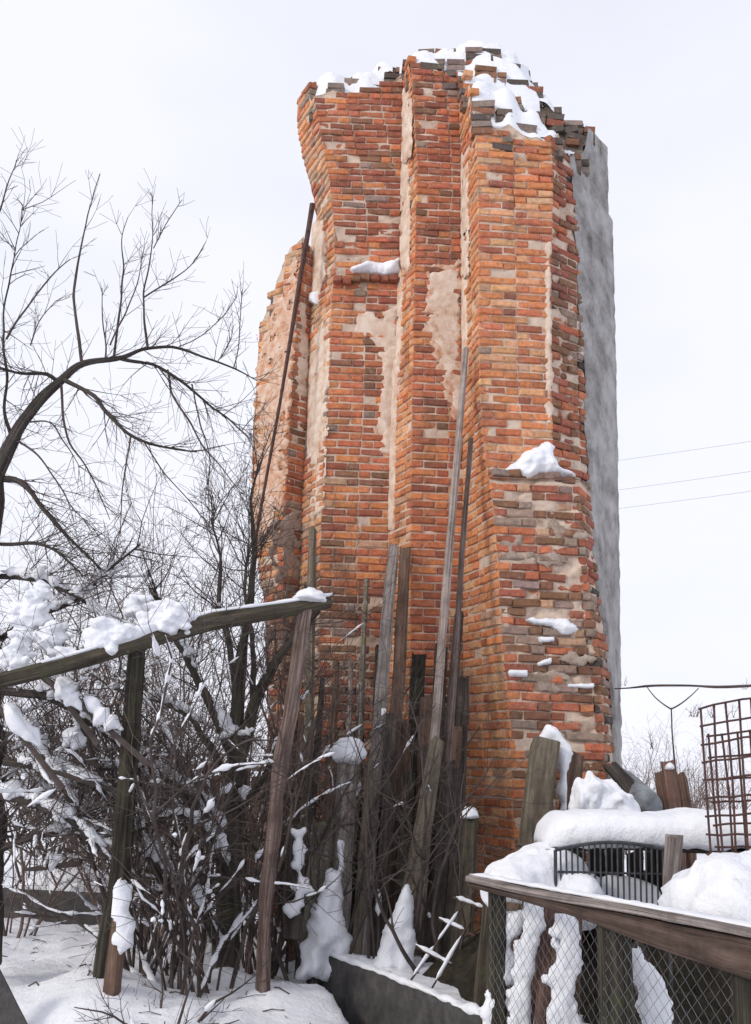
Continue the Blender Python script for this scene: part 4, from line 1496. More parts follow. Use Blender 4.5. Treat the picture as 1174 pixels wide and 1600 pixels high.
# ------------------------------------------------------------------ mossy beam on two leaning posts
rack = thing('pole_rack', P(330, 1480, 7.2) * [1, 1, 0], 'mossy pole laid across two crooked posts, streaked with snow', 'rack')
mb = MB()
bq = [P(-60, 1078, 6.6), P(0, 1063, 6.7), P(60, 1049, 6.8), P(140, 1028, 6.95), P(230, 1000, 7.1), P(330, 970, 7.3), P(430, 956, 7.5), P(516, 940, 7.7)]
br_ = [.05, .052, .055, .058, .062, .068, .062, .05]
sweep(mb, bq, br_, None, 10, (0, 0, 1), 0, 0.12, 2.0, fine=0.08)
part('beam', mb, MAT['wood_moss'], rack)
mb = MB()
sweep(mb, [P(214, 1008, 7.12), P(203, 1180, 7.12), P(186, 1380, 7.12), P(168, 1485, 7.12), P(160, 1560, 7.12)], [.062, .066, .07, .074, .078], None, 9, (1, 0, 0), 0, 0.12, 4.0, fine=0.1)
part('post', mb, MAT['wood_mossdark'], rack, label='thick dark post leaning left')
mb = MB()
sweep(mb, [P(478, 945, 7.62), P(468, 1010, 7.55), P(459, 1090, 7.5), P(438, 1200, 7.45), P(426, 1320, 7.4), P(411, 1450, 7.4), P(411, 1640, 7.4)], [.045, .062, .05, .056, .052, .046, .056], None, 9, (1, 0, 0), 0, 0.22, 5.0, fine=0.1)
part('post', mb, MAT['wood_post'], rack, label='slim pinkish brown trunk used as a post')
mb = MB()
tmp = Tree(5)
tmp.r = random.Random(8)
A_ = np.array(bq)
d_ = np.concatenate([[0], np.cumsum([np.linalg.norm(bq[i + 1] - bq[i]) for i in range(len(bq) - 1)])])
s_ = np.linspace(0.5, d_[-1], 60)
bp = [np.array([np.interp(x, d_, A_[:, k]) for k in range(3)]) for x in s_]
brr = [float(np.interp(x, d_, br_)) * 0.8 for x in s_]
run, rad = [], []
for i, p in enumerate(bp):
    t_ = i / 59
    th = 0.016 + 0.022 * max(0, nz3(t_ * 9, 2, 1)) + (0.03 if 0.2 < t_ < 0.5 else 0)
    run.append(p + np.array([0, -0.01, brr[i] + 0.010]))
    rad.append(th)
sweep(mb, run, [r * 1.2 + 0.012 for r in rad], rad, 8, (0, -1, 0), 0, 0.4, 1.5)
single('beam_snow', mb, CAP, 'ragged strip of snow along the top of the mossy beam', 'snow', smooth=True)
snow_lump(484, 938, 7.66, 56, 17, 70, 6, 'flat snow cushion on the right end of the mossy beam')
def melt(o, voxel, it):
    m = o.modifiers.new('merge', 'REMESH')
    m.mode = 'VOXEL'
    m.voxel_size = voxel
    m.use_smooth_shade = True
    k = o.modifiers.new('soften', 'SMOOTH')
    k.factor = 0.5
    k.iterations = it


def snow_cluster(px, py, Y, wpx, hpx, n, seed, label):
    """snow caught in twigs: a ragged heap of many small lumps."""
    r = random.Random(seed)
    sc_ = Y / 1650
    c = P(px, py, Y)
    mb = MB()
    for k in range(n):
        a = r.uniform(0, 6.283)
        rad = math.sqrt(r.random())
        f = 1 - rad * 0.75
        x, z = math.cos(a) * rad * wpx / 2 * sc_, math.sin(a) * rad * hpx / 2 * sc_
        q = c + np.array([x, r.uniform(-0.06, 0.06), z + 0.25 * x * r.uniform(-1, 1)])
        w = (0.018 + 0.035 * f) * r.uniform(0.7, 1.5)
        lump(mb, q, w * r.uniform(0.9, 1.5), w, w * r.uniform(0.7, 1.1), seed + k, 12, 8, 0.7, 0.5, 2.2)
    o = single('twig_snow', mb, CAP, label, 'snow', smooth=True)
    melt(o, 0.009, 4)
    return o


snow_cluster(170, 996, 6.98, 78, 52, 42, 7, 'large snow clump on the beam left of the post top')
snow_cluster(256, 968, 7.12, 80, 62, 48, 8, 'large snow clump on the beam right of the post top')
snow_cluster(214, 950, 7.3, 46, 40, 18, 9, 'snow clump caught in twigs just above the two clumps on the beam')
snow_cluster(50, 960, 7.2, 66, 120, 46, 10, 'biggest snow clump in the twigs above the left end of the beam')
snow_cluster(78, 1000, 7.15, 50, 60, 24, 13, 'snow clump just right of the biggest one above the beam')
snow_cluster(24, 1030, 7.0, 60, 60, 26, 11, 'snow clump hanging just above the left end of the beam')
snow_cluster(120, 1030, 7.0, 60, 24, 16, 12, 'low snow clump resting on the left part of the beam')
# snow laden boughs below the beam
for k, (a, b, w, lab) in enumerate([
        ((90, 1062, 7.0), (128, 1110, 7.0), 40, 'thick snow roll on a bough just under the beam'),
        ((132, 1090, 7.0), (192, 1142, 7.0), 36, 'long sloping snow roll on a bough beside the leaning post'),
        ((8, 1100, 6.9), (62, 1168, 6.9), 34, 'bluish snow roll on the bough at the left edge'),
        ((100, 1145, 7.3), (135, 1165, 7.3), 44, 'snow clod in the middle of the thicket, left of the post'),
        ((105, 1205, 7.2), (160, 1222, 7.2), 16, 'thin snow line on a level branch left of the post'),
        ((60, 1345, 7.4), (100, 1340, 7.4), 26, 'low snow roll near the dark board edging'),
        ((240, 1340, 7.9), (282, 1390, 7.9), 34, 'snow roll on the bent mossy bough right of the post'),
        ((345, 1300, 7.9), (352, 1332, 7.9), 18, 'upright snow fleck on the mossy forked trunk'),
        ((372, 1148, 8.0), (398, 1140, 8.0), 14, 'snow fleck in the fork of the mossy tree'),
        ((345, 1240, 7.9), (368, 1224, 7.9), 14, 'small snow fleck on a branch of the mossy trunk'),
        ((300, 1370, 7.7), (318, 1425, 7.7), 20, 'narrow snow roll on a stem left of the mossy trunk')]):
    p, q = P(*a), P(*b)
    s = a[2] / 1650
    mb = MB()
    m_ = [p + (q - p) * t_ + np.array([0, 0, 0.01 * math.sin(t_ * 9)]) for t_ in np.linspace(0, 1, 9)]
    r0 = w * s / 2
    sweep(mb, m_, [r0 * f * (0.85 + 0.7 * nz3(i_ * 1.1, k, 2)) for i_, f in enumerate((.2, .6, .8, .9, .75, .9, .7, .5, .15))], None, 14, (1, 0, 0), 0, 0.75, k * 1.7, fine=0.018)
    single('bough_snow', mb, CAP, lab, 'snow', smooth=True)
    if w > 15 and k < 7:
        mb = MB()
        d = q - p
        sweep(mb, [p - d * 0.5 + [0, 0, -r0 * .8], p + [0, 0, -r0 * .85], q + [0, 0, -r0 * .85], q + d * 0.7 + [0, 0, -r0 * .9]], [0.012, 0.018, 0.02, 0.022], None, 6, (1, 0, 0), 0, 0.1, k)
        single('dead_bough', mb, MAT['twig'], 'dark bough bearing the ' + lab, 'branch')

# short post plastered with snow in the foreground
mb = MB()
sweep(mb, [P(190, 1385, 6.95), P(184, 1470, 6.9), P(176, 1545, 6.85), P(170, 1640, 6.85)], [.04, .05, .055, .06], None, 8, (1, 0, 0), 0, 0.14, 2.2, fine=0.1)
single('short_post', mb, MAT['wood_brown'], 'short rotten post with its upper half plastered in snow', 'post')
snow_on_front([(188, 1362), (198, 1380), (206, 1410), (204, 1432), (209, 1450), (200, 1490), (184, 1500), (174, 1480), (176, 1450), (168, 1420), (178, 1396)], 6.86, 0.045, 12, 'snow plastered on the face of the short rotten post', 'snow_crust', 0.05, 0.03)

# dark low board edging and snow heap at the back left
mb = MB()
e0, e1 = P(-30, 1440, 11.4), P(165, 1440, 11.2)
sweep(mb, [e0 * [1, 1, 0] + [0, 0, .12], e1 * [1, 1, 0] + [0, 0, .12]], 0.03, 0.17, 8, (0, 1, 0), 0.6, 0.03, 1.0, fine=0.2)
single('edging_board', mb, MAT['kerb'], 'low dark board edging a bed at the back left', 'board')
mb = MB()
c = P(110, 1415, 11.5)
lump(mb, [c[0], 11.6, 0.22], 0.6, 0.3, 0.26, 5)
single('snow_heap', mb, CAP, 'long snow heap just above the low dark board edging', 'snow', smooth=True)

# distant wooden fence behind the thicket with a snowy top board
fence = thing('board_fence', [P(300, 1200, 14.0)[0], 14.0, 0], 'grey brown board fence far behind the thicket with snow along its top', 'fence')
x0, x1 = P(222, 1200, 14.0)[0], P(440, 1200, 14.0)[0]
nb = 14
bm_ = []
for k in range(nb):
    x = x0 + (x1 - x0) * (k + 0.5) / nb
    mb = MB()
    w = (x1 - x0) / nb * 0.9
    hgt = 1.52 + random.uniform(-0.05, 0.03)
    box(mb, (x, 14.0 + random.uniform(-0.01, 0.01), hgt / 2), w, 0.025, hgt, None, 0.01)
    mb.uv = [((0.1 * k, 0), (0.1 * k + .3, 0), (0.1 * k + .3, 1.6), (0.1 * k, 1.6))] * 6
    part('board', mb, MAT['wood_brown' if k % 3 else 'wood_grey'], fence)
mb = MB()
box(mb, ((x0 + x1) / 2, 13.97, 1.58), x1 - x0, 0.08, 0.06)
mb.uv = [((0, 0), (1, 0), (1, 3), (0, 3))] * 6
part('top_board', mb, MAT['wood_grey'], fence)
mb = MB()
q = [np.array([x, 13.97, 1.62 + 0.015 * nz3(x * 3, 0, 0)]) for x in np.linspace(x0, x1, 60)]
sweep(mb, q, [0.035 + 0.03 * max(-0.6, nz3(p[0] * 2.2, 4, 1)) for p in q], None, 6, (0, 1, 0), 0, 0.2)
single('fence_snow', mb, CAP, 'thin line of snow on the top board of the far fence', 'snow', smooth=True)

# ------------------------------------------------------------------ right hand fence with wire mesh
RL, RR = P(742, 1372, 6.1), P(1230, 1466, 4.0)
fdir = (RR - RL) / np.linalg.norm(RR - RL)
fh = np.array([fdir[0], fdir[1], 0])
fh /= np.linalg.norm(fh)
fn = np.array([fh[1], -fh[0], 0])
gf = thing('wire_fence', (RL + RR) / 2 * [1, 1, 0], 'rough garden fence with a heavy top rail, dark posts and wire netting', 'fence')
mb = MB()
sweep(mb, [RL, RL + (RR - RL) * .33 + [0, 0, -.012], RL + (RR - RL) * .66 + [0, 0, .004], RR], 0.075, 0.018, 8, fn, 0.55, 0.06, 1.0, fine=0.15)
part('cap_board', mb, MAT['wood_grey'], gf)
mb = MB()
dn = np.array([0, 0, -0.105])
hh = [0.012, 0.022, 0.034, 0.062, 0.078]
sweep(mb, [RL + (RR - RL) * t_ + fn * .03 + np.array([0, 0, -0.021 - h_]) for t_, h_ in zip((0, .3, .5, .75, 1), hh)], 0.022, hh, 8, fn, 0.55, 0.08, 4.0, fine=0.12)
part('front_board', mb, MAT['wood_rail'], gf)


def fence_at(px):
    # point of the rail line under image column px
    best = min(np.linspace(0, 1, 400), key=lambda t_: abs(proj(RL + (RR - RL) * t_)[0] - px))
    return RL + (RR - RL) * best


def proj(p):
    r = np.asarray(p) - CAM
    z = np.dot(r, _F)
    return 587 + FPX * np.dot(r, _R) / z, 800 - FPX * np.dot(r, _U) / z


for px, w in ((942, 0.078), (1150, 0.075), (762, 0.05)):
    p = fence_at(px) - fn * 0.06
    mb = MB()
    sweep(mb, [np.array([p[0], p[1], -0.6]), np.array([p[0] + .01, p[1], 0.2]), p + [0, 0, -.03]], w, w * .85, 10, (1, 0, 0), 0.3, 0.08, px, fine=0.12)
    part('post', mb, MAT['wood_mossdark'], gf)
# wire netting: woven zigzag wires joined into one part
net = MB()
s0, s1 = 0.20, np.linalg.norm((fence_at(1150) - RL))
pit = 0.034
ztop = lambda s: (RL + fdir * s)[2] - 0.04


def wire_seg(mb, a, b, r=0.0011):
    d = b - a
    d = d / np.linalg.norm(d)
    s_ = np.cross(d, fn)
    s_ /= np.linalg.norm(s_)
    v = []
    for p in (a, b):
        v += [p + fn * r, p + s_ * r - fn * r * .6, p - s_ * r - fn * r * .6]
    mb.add(v, [(0, 1, 4, 3), (1, 2, 5, 4), (2, 0, 3, 5)])


ncol = int((s1 - s0) / pit)
for i in range(ncol):
    s = s0 + i * pit
    base_p = RL + fh * s + fn * 0.012
    nrow = 30
    for sgn in (0, 1):
        pass
    prev = None
    for j in range(nrow):
        off = (pit * 0.52) * (1 if (i + j) % 2 else -1)
        p = base_p + fh * off
        p[2] = ztop(s) - j * pit * 0.95
        p = p + fn * 0.002 * (1 if (i + j) % 2 else -1)
        if prev is not None:
            wire_seg(net, prev, p)
        prev = p
part('wire_netting', net, MAT['wire'], gf, kind='stuff')
# thin snow on the rail
mb = MB()
q = [RL + (RR - RL) * t_ + np.array([0, 0, 0.018]) - fn * 0.02 for t_ in np.linspace(0.0, 1, 70)]
sweep(mb, q, [0.05 + 0.02 * nz3(t_ * 7, 1, 2) for t_ in range(70)], [0.008 + 0.02 * max(0, nz3(t_ * 0.35, 7, 2)) for t_ in range(70)], 8, fn, 0, 0.2)
single('rail_snow', mb, CAP, 'thin frosting of snow along the top rail of the wire fence', 'snow', smooth=True)

# sticks coated with snow behind the netting
STK = 'slats leaning behind the wire netting'
for k, (a, b, w, mt, sn_, lab) in enumerate([
        ((806, 1418, 6.3), (762, 1640, 6.0), 36, 'wood_brown', True, 'snow coated slat behind the netting, leftmost of the three white ones'),
        ((838, 1405, 6.2), (806, 1640, 5.9), 40, 'wood_brown', True, 'snow coated slat behind the netting, middle of the three white ones'),
        ((858, 1420, 6.0), (842, 1640, 5.8), 20, 'wood_red', False, 'bare dark red slat between the white slats behind the netting'),
        ((888, 1420, 5.9), (880, 1640, 5.7), 44, 'wood_brown', True, 'broadest snow coated slat, just left of the dark fence post'),
        ((772, 1390, 6.6), (748, 1640, 6.4), 30, 'wood_moss', False, 'mossy slat under the left end of the top rail'),
        ((985, 1475, 5.6), (1052, 1640, 5.2), 40, 'wood_dark', True, 'snow speckled slat slanting right of the dark fence post')]):
    p, q = P(*a), P(*b)
    s = a[2] / 1650
    mb = MB()
    sweep(mb, [p, (p + q) / 2, q], w * s / 2, 0.012, 8, (1, 0, 0), 0.5, 0.05, k * 2.1, fine=0.12)
    single('leaning_slat', mb, MAT[mt], lab, 'slat', STK)
    if sn_:
        h_ = w * 0.5
        am = ((a[0] + b[0]) / 2, (a[1] + b[1]) / 2)
        pg = [(a[0] - h_ * .6, a[1] + 8), (a[0] + h_ * .7, a[1] + 4), (am[0] + h_ * 1.05, am[1]), (b[0] + h_, b[1]), (b[0] - h_, b[1]), (am[0] - h_ * 1.0, am[1])]
        mb = face_patch(pg, P(am[0], am[1], min(a[2], b[2]) - 0.02), np.array([1.0, 0, 0]), 0.012, 0.03, 0.05, 0.035, k * 3.3, 0.0, 0.0, 0.03, 0.62)
        single('slat_snow', mb, CAP, 'snow coating on the ' + lab, 'snow', smooth=True)

# dark brush heap behind the fence
mb = MB()
hc = P(950, 1400, 7.3)
lump(mb, [hc[0] + 0.25, 7.25, -0.5], 1.35, 0.75, 1.35, 14, 40, 24, 0.3, 0.25, 2.4, 0.8)
single('brush_heap', mb, MAT['soil'], 'dark heap of earth and brush behind the wire fence, buried in snow on top', 'heap')

mb = MB()
lump(mb, [2.1, 5.95, -0.6], 1.25, 0.65, 1.05, 19, 36, 20, 0.3, 0.3, 2.6, 0.8)
single('brush_heap', mb, MAT['soil'], 'low dark pile of brush just behind the wire netting', 'heap')

# snow masses on the heap
def mound(px0, px1, pyt, pyb, Y, dep, seed, label, name='snow_mound', power=1.0, rough=0.25, bottom=0.35):
    s = Y / 1650
    c = P((px0 + px1) / 2, pyb, Y)
    mb = MB()
    lump(mb, c, (px1 - px0) * s / 2, dep, (pyb - pyt) * s, seed, 44, 24, bottom, rough, 1.3, power)
    return single(name, mb, CAP, label, 'snow', smooth=True)


mb = MB()
for px, py, w, h, Y in ((846, 1396, 158, 74, 6.7), (800, 1390, 92, 44, 6.55), (900, 1405, 90, 50, 6.6)):
    lump(mb, P(px, py, Y), w * Y / 3300, 0.28, h * Y / 1650, px, 34, 18, 0.9, 0.16, 1.5)
melt(single('snow_mound', mb, CAP, 'snow drift heaped behind the left end of the fence rail', 'snow', smooth=True), 0.014, 3)
mound(1050, 1290, 1338, 1430, 5.5, 0.45, 22, 'smooth snow mound behind the rail at the right edge', bottom=0.55, rough=0.22)
mb = MB()
for px, py, w, h in ((938, 1275, 84, 56), (922, 1246, 40, 34), (955, 1256, 50, 30), (968, 1275, 60, 34), (912, 1262, 40, 40)):
    lump(mb, P(px, py, 7.9), w * 7.9 / 3300, 0.18, h * 7.9 / 1650, px, 24, 14, 1.0, 0.45, 2.0)
melt(single('snow_mound', mb, CAP, 'snow heap at the right foot of the ruin', 'snow', smooth=True), 0.016, 3)
# thick snow slab on a shelf
shelf = thing('plank_shelf', [P(985, 1330, 6.9)[0], 6.9, 0], 'makeshift plank shelf bowed under a thick slab of snow', 'shelf')
s0_, s1_ = P(842, 1324, 6.9), P(1260, 1330, 6.6)
mb = MB()
sweep(mb, [s0_, P(960, 1318, 6.9), P(1060, 1326, 6.8), s1_], 0.30, 0.014, 8, (0, 1, 0), 0.6, 0.03, 1.0, fine=0.2)
part('shelf_board', mb, MAT['wood_dark'], shelf)
for k in range(7):  # added dark planks standing in for the shade behind the bars
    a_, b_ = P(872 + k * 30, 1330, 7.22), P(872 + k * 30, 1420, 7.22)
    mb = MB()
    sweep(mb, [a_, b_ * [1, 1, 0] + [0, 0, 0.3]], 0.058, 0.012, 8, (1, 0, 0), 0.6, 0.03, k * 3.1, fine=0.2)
    part('shade_backing', mb, MAT['wood_dark'], shelf)
for px, Y in ((872, 7.0), (1030, 7.05), (1120, 6.8)):
    p = P(px, 1326, Y)
    mb = MB()
    sweep(mb, [np.array([p[0], p[1], -0.2]), p], 0.03, 0.03, 6, (1, 0, 0), 0.3, 0.05, px)
    part('leg', mb, MAT['wood_dark'], shelf)
mb = MB()
nA, nB = 60, 16
verts = []
for i in range(nA + 1):
    t_ = i / nA
    p = s0_ + (s1_ - s0_) * t_
    p[2] += 0.02
    endf = min(1.0, math.sqrt(min(t_, 1 - t_) / 0.07)) if 0 < t_ < 1 else 0.0
    hgt = (0.215 + 0.03 * nz3(t_ * 6, 1, 1)) * (0.25 + 0.75 * endf)
    half = 0.36 * (0.55 + 0.45 * endf) + 0.03 * nz3(t_ * 8, 4, 2)
    droop = 0.055 + 0.05 * nz3(t_ * 9, 2, 7)
    for j in range(nB):
        th = 2 * math.pi * j / nB
        c_, sn2 = math.cos(th), math.sin(th)
        c_ = math.copysign(abs(c_) ** 0.7, c_)
        sn2 = math.copysign(abs(sn2) ** 0.7, sn2)
        zz = hgt * 0.5 + (hgt * 0.5 * sn2 if sn2 > 0 else (hgt * 0.5 + droop * (abs(c_) ** 3)) * sn2)
        verts.append(p + np.array([0, c_ * half, zz + 0.012 * nz3(t_ * 30, th, 3)]))
faces = [(i * nB + j, (i + 1) * nB + j, (i + 1) * nB + (j + 1) % nB, i * nB + (j + 1) % nB) for i in range(nA) for j in range(nB)]
faces += [tuple(range(nB)), tuple(nA * nB + j for j in range(nB))[::-1]]
mb.add(verts, faces)
single('snow_slab', mb, CAP, 'thick rounded slab of snow overhanging the plank shelf', 'snow', smooth=True)

# iron bedstead end used as a grate
grate = thing('bedstead_end', [P(955, 1400, 6.45)[0], 6.45, 0], 'dark iron bed end with close upright bars under the snow slab', 'grate')
gx0, gx1 = 868, 1042
for k in range(19):
    px = gx0 + 8 + (gx1 - gx0 - 14) * k / 18
    yt = 1326 - 10 * math.sin(math.pi * k / 18)
    mb = MB()
    sweep(mb, [P(px, yt, 6.45), P(px + 2, 1440, 6.45)], 0.006, None, 6, (1, 0, 0))
    part('bar', mb, MAT['iron'], grate)
mb = MB()
sweep(mb, [P(gx0 + (gx1 - gx0) * t_, 1328 - 12 * math.sin(math.pi * t_), 6.45) for t_ in np.linspace(0, 1, 14)], 0.011, None, 7, (0, 0, 1))
part('top_rail', mb, MAT['iron'], grate)
mb = MB()
sweep(mb, [P(gx0 + 4, 1362, 6.46), P(gx1, 1366, 6.46)], 0.007, None, 6, (0, 0, 1))
part('cross_rail', mb, MAT['iron'], grate)
for px in (gx0, gx1):
    p = P(px, 1328, 6.45)
    mb = MB()
    sweep(mb, [p, np.array([p[0], 6.45, 0.0])], 0.011, None, 7, (1, 0, 0))
    part('leg', mb, MAT['iron'], grate)
mb = MB()
sweep(mb, [P(1054, 1306, 6.2), P(1050, 1360, 6.2), P(1047, 1480, 6.2)], [26 * 6.2 / 3300] * 3, 0.022, 8, (1, 0, 0), 0.6, 0.03, 6.0, fine=0.1)
single('grey_board', mb, MAT['wood_grey'], 'upright grey board at the right end of the iron bed end', 'board')
mound(880, 1036, 1372, 1420, 6.75, 0.15, 31, 'snow drifted behind the bars of the iron bed end', rough=0.2, bottom=0.2)

# upright boards at the right foot of the ruin
mb = MB()
sweep(mb, [P(853, 1160, 8.3), P(842, 1240, 8.3), P(832, 1330, 8.3), P(826, 1420, 8.3)], 45 * 8.3 / 3300, 0.05, 8, (1, 0.15, 0), 0.65, 0.03, 3.0, fine=0.12)
single('olive_board', mb, MAT['wood_olive'], 'broad olive board standing upright against the right foot of the ruin', 'board')
mb = MB()
sweep(mb, [P(897, 1182, 8.6), P(890, 1260, 8.5), P(884, 1340, 8.4)], 32 * 8.5 / 3300, 0.03, 8, (1, 0.3, 0), 0.6, 0.05, 9.0, fine=0.12)
single('brown_board', mb, MAT['wood_brown'], 'narrower brown board just right of the olive board', 'board')
snow_on_front([(856, 1130), (872, 1136), (884, 1156), (896, 1176), (890, 1200), (886, 1230), (890, 1262), (878, 1280), (874, 1240), (874, 1200), (870, 1172), (836, 1162)], 8.42, 0.07, 41,
              'snow cap and tail draped between olive and brown boards', 'snow_drape', 0.06, 0.012)

# tilted zinc barrel
mb = MB()
c0, c1 = P(968, 1222, 9.0), P(1012, 1262, 8.2)
nr = 9
pts = [c0 + (c1 - c0) * k / nr for k in range(nr + 1)]
sweep(mb, pts, [0.12, 0.13, 0.126, 0.13, 0.132, 0.13, 0.132, 0.126, 0.13, 0.12], None, 20, (1, 0, 0.3))
single('metal_barrel', mb, MAT['zinc'], 'dull blue grey barrel lying tilted right of the snow heap', 'barrel', smooth=True)

mb = MB()
sweep(mb, [P(956, 1198, 8.7), P(985, 1232, 8.4), P(1010, 1275, 8.2)], 0.07, 0.03, 8, (1, 0, 0), 0.4, 0.2, 2, fine=0.1)
single('burnt_board', mb, MAT['wood_dark'], 'black burnt board slanting over the barrel', 'board')
for k, (px, py, Y, w, mt, lab) in enumerate([(1044, 1192, 9.0, 22, 'wood_red', 'reddish stump post flecked with snow, right of the barrel'),
                                             (1030, 1206, 9.3, 16, 'wood_brown', 'thin brown stake just left of the reddish stump post'),
                                             (1064, 1212, 9.4, 18, 'wood_brown', 'brown stake right of the reddish stump post')]):
    mb = MB()
    p = P(px, py, Y)
    sweep(mb, [p, P(px + 14, 1290, Y - 0.1), np.array([P(px + 18, 1400, Y)[0], Y, 0])], w * Y / 3300, None, 8, (1, 0, 0), 0, 0.12, k, fine=0.12)
    single('stake', mb, MAT[mt], lab, 'stake', 'stakes behind the shelf')
snow_lump(1046, 1200, 8.95, 14, 8, 20, 51, 'tiny snow fleck on the reddish stump post')

# ------------------------------------------------------------------ rusty mesh panels at the right edge
def mesh_panel(x0, x1, cols, rows, y0f, y1f, Y, label, seed):
    r = random.Random(seed)
    t = thing('rusty_mesh', [P((x0 + x1) / 2, 1340, Y)[0], Y, 0.4], label, 'wire mesh', 'rusty mesh panels by the fence')
    for k in range(cols):
        f = k / (cols - 1)
        px = x0 + (x1 - x0) * f
        mb = MB()
        sweep(mb, [P(px + r.uniform(-2, 2), y0f(px) + r.uniform(-3, 3), Y), P(px + 8 + r.uniform(-3, 3), (y0f(px) + y1f(px)) / 2, Y - 0.02), P(px + 16, y1f(px) + r.uniform(-4, 10), Y)], 0.0068, None, 5, (1, 0, 0), fine=0.1)
        part('upright_wire', mb, MAT['rust'], t)
    for j in range(rows):
        g = (j + 0.0) / (rows - 0.6)
        mb = MB()
        pts = []
        for px in np.linspace(x0 - 4 + 14 * g, x1 + 14 * g, 8):
            pts.append(P(px, y0f(px) + (y1f(px) - y0f(px)) * g + r.uniform(-1.5, 1.5), Y - 0.012))
        sweep(mb, pts, 0.0066, None, 5, (0, 0, 1))
        part('cross_wire', mb, MAT['rust'], t)


mesh_panel(1096, 1250, 9, 9, lambda x: 1106 - (x - 1096) * 0.2, lambda x: 1345, 5.9, 'taller rusty wire mesh panel standing in snow at the right edge', 3)
mesh_panel(1108, 1260, 8, 6, lambda x: 1150 - (x - 1096) * 0.1, lambda x: 1338, 6.1, 'lower rusty wire mesh panel just behind the taller one', 4)

# ------------------------------------------------------------------ line, forked twig, power cables
mb = MB()
sweep(mb, [P(940, 1076, 9.7), P(985, 1076, 9.6), P(1010, 1071, 9.5), P(1090, 1071, 9.2), P(1110, 1074, 9.1), P(1150, 1073, 9.0), P(1260, 1066, 8.8)], [.006, .007, .012, .010, .014, .013, .012], None, 6, (0, 0, 1), 0, 0.1, fine=0.08)
single('wire_line', mb, MAT['twig'], 'taut dark line running right from the grey flank of the ruin', 'line')
T = Tree(77)
kx = [(1060, 1330, 9.6), (1056, 1220, 9.5), (1051, 1150, 9.4), (1049, 1106, 9.35)]
T.limb(kx, [.010, .009, .007, .006], 6)
T.limb([(1049, 1108, 9.35), (1032, 1098, 9.4), (1020, 1086, 9.4), (1011, 1073, 9.4)], [.007, .006, .005, .004], 5)
T.limb([(1049, 1108, 9.35), (1068, 1098, 9.3), (1080, 1088, 9.3), (1092, 1075, 9.25)], [.007, .006, .005, .004], 5)
b_ = P(1060, 1330, 9.6)
T.finish('forked_prop', [b_[0], b_[1], b_[2]], 'forked twig like a letter Y propping up the dark line', 'prop', MAT['twig'], MAT['twig'], '', limb_name='stem')
for k, (ya, yb, lab) in enumerate([(722, 690, 'uppermost pale power cable right of the ruin'), (768, 737, 'middle pale power cable right of the ruin'), (797, 768, 'lowest pale power cable right of the ruin')]):
    mb = MB()
    a, b = P(950, ya, 42), P(1174, yb, 36)
    d = b - a
    q = [a + d * t_ + np.array([0, 0, 0.05 * (t_ - .5) ** 2]) for t_ in np.linspace(-3.5, 3.0, 40)]
    sweep(mb, q, 0.011, None, 5, (0, 0, 1))
    single('power_cable', mb, MAT['cable'], lab, 'cable', 'power cables in the sky')

# bushes beyond the yard, right of the ruin
for k, (px, Y, h, ns, lab) in enumerate([
        (1000, 19, 1.9, 12, 'greyish far bush just right of the ruin'),
        (1050, 21, 2.2, 12, 'far bare bush behind the forked twig'),
        (1095, 18, 1.9, 12, 'brown far bush left of the rusty mesh'),
        (1150, 20, 2.2, 12, 'far bush seen through the rusty mesh'),
        (985, 24, 2.4, 14, 'dark far bush touching the grey flank of the ruin'),
        (1030, 26, 2.6, 14, 'farthest bush between barrel and forked twig'),
        (1120, 25, 2.6, 14, 'farthest bush beside the rusty mesh')]):
    T = Tree(90 + k)
    b0 = P(px, 1200, Y)
    base = np.array([b0[0], Y, ground_z(b0[0], Y)])
    for s in range(ns):
        a = T.r.uniform(0, 6.283)
        tilt = T.r.uniform(0.1, 0.6)
        T.grow(base + np.array([math.cos(a) * .3, math.sin(a) * .3, 0]), (math.cos(a) * tilt, math.sin(a) * tilt, 1), h * T.r.uniform(0.6, 1.1), 0.016, 2, 0.05, 0.9, 6, 0.0, 0.3, None, 0.42)
    T.finish('distant_shrub', base, lab, 'shrub', MAT['twig_red'], MAT['twig_red'], '', 'shrubs beyond the yard')
T = Tree(200)
for k in range(60):
    x = T.r.uniform(-60, 75)
    y = T.r.uniform(95, 150) if k % 3 else T.r.uniform(60, 95)
    g = ground_z(x, y)
    for s in range(4):
        T.grow(np.array([x + T.r.uniform(-.4, .4), y, g]), (T.r.gauss(0, .35), T.r.gauss(0, .35), 1), T.r.uniform(0.6, 1.7), 0.035, 1, 0.05, 0.8, 5, 0, 0.3, None, 0.5)
single('hillside_scrub', T.tw, MAT['twig_red'], 'sparse bare scrub dotted over the far snowy hillside', 'scrub', kind='stuff')
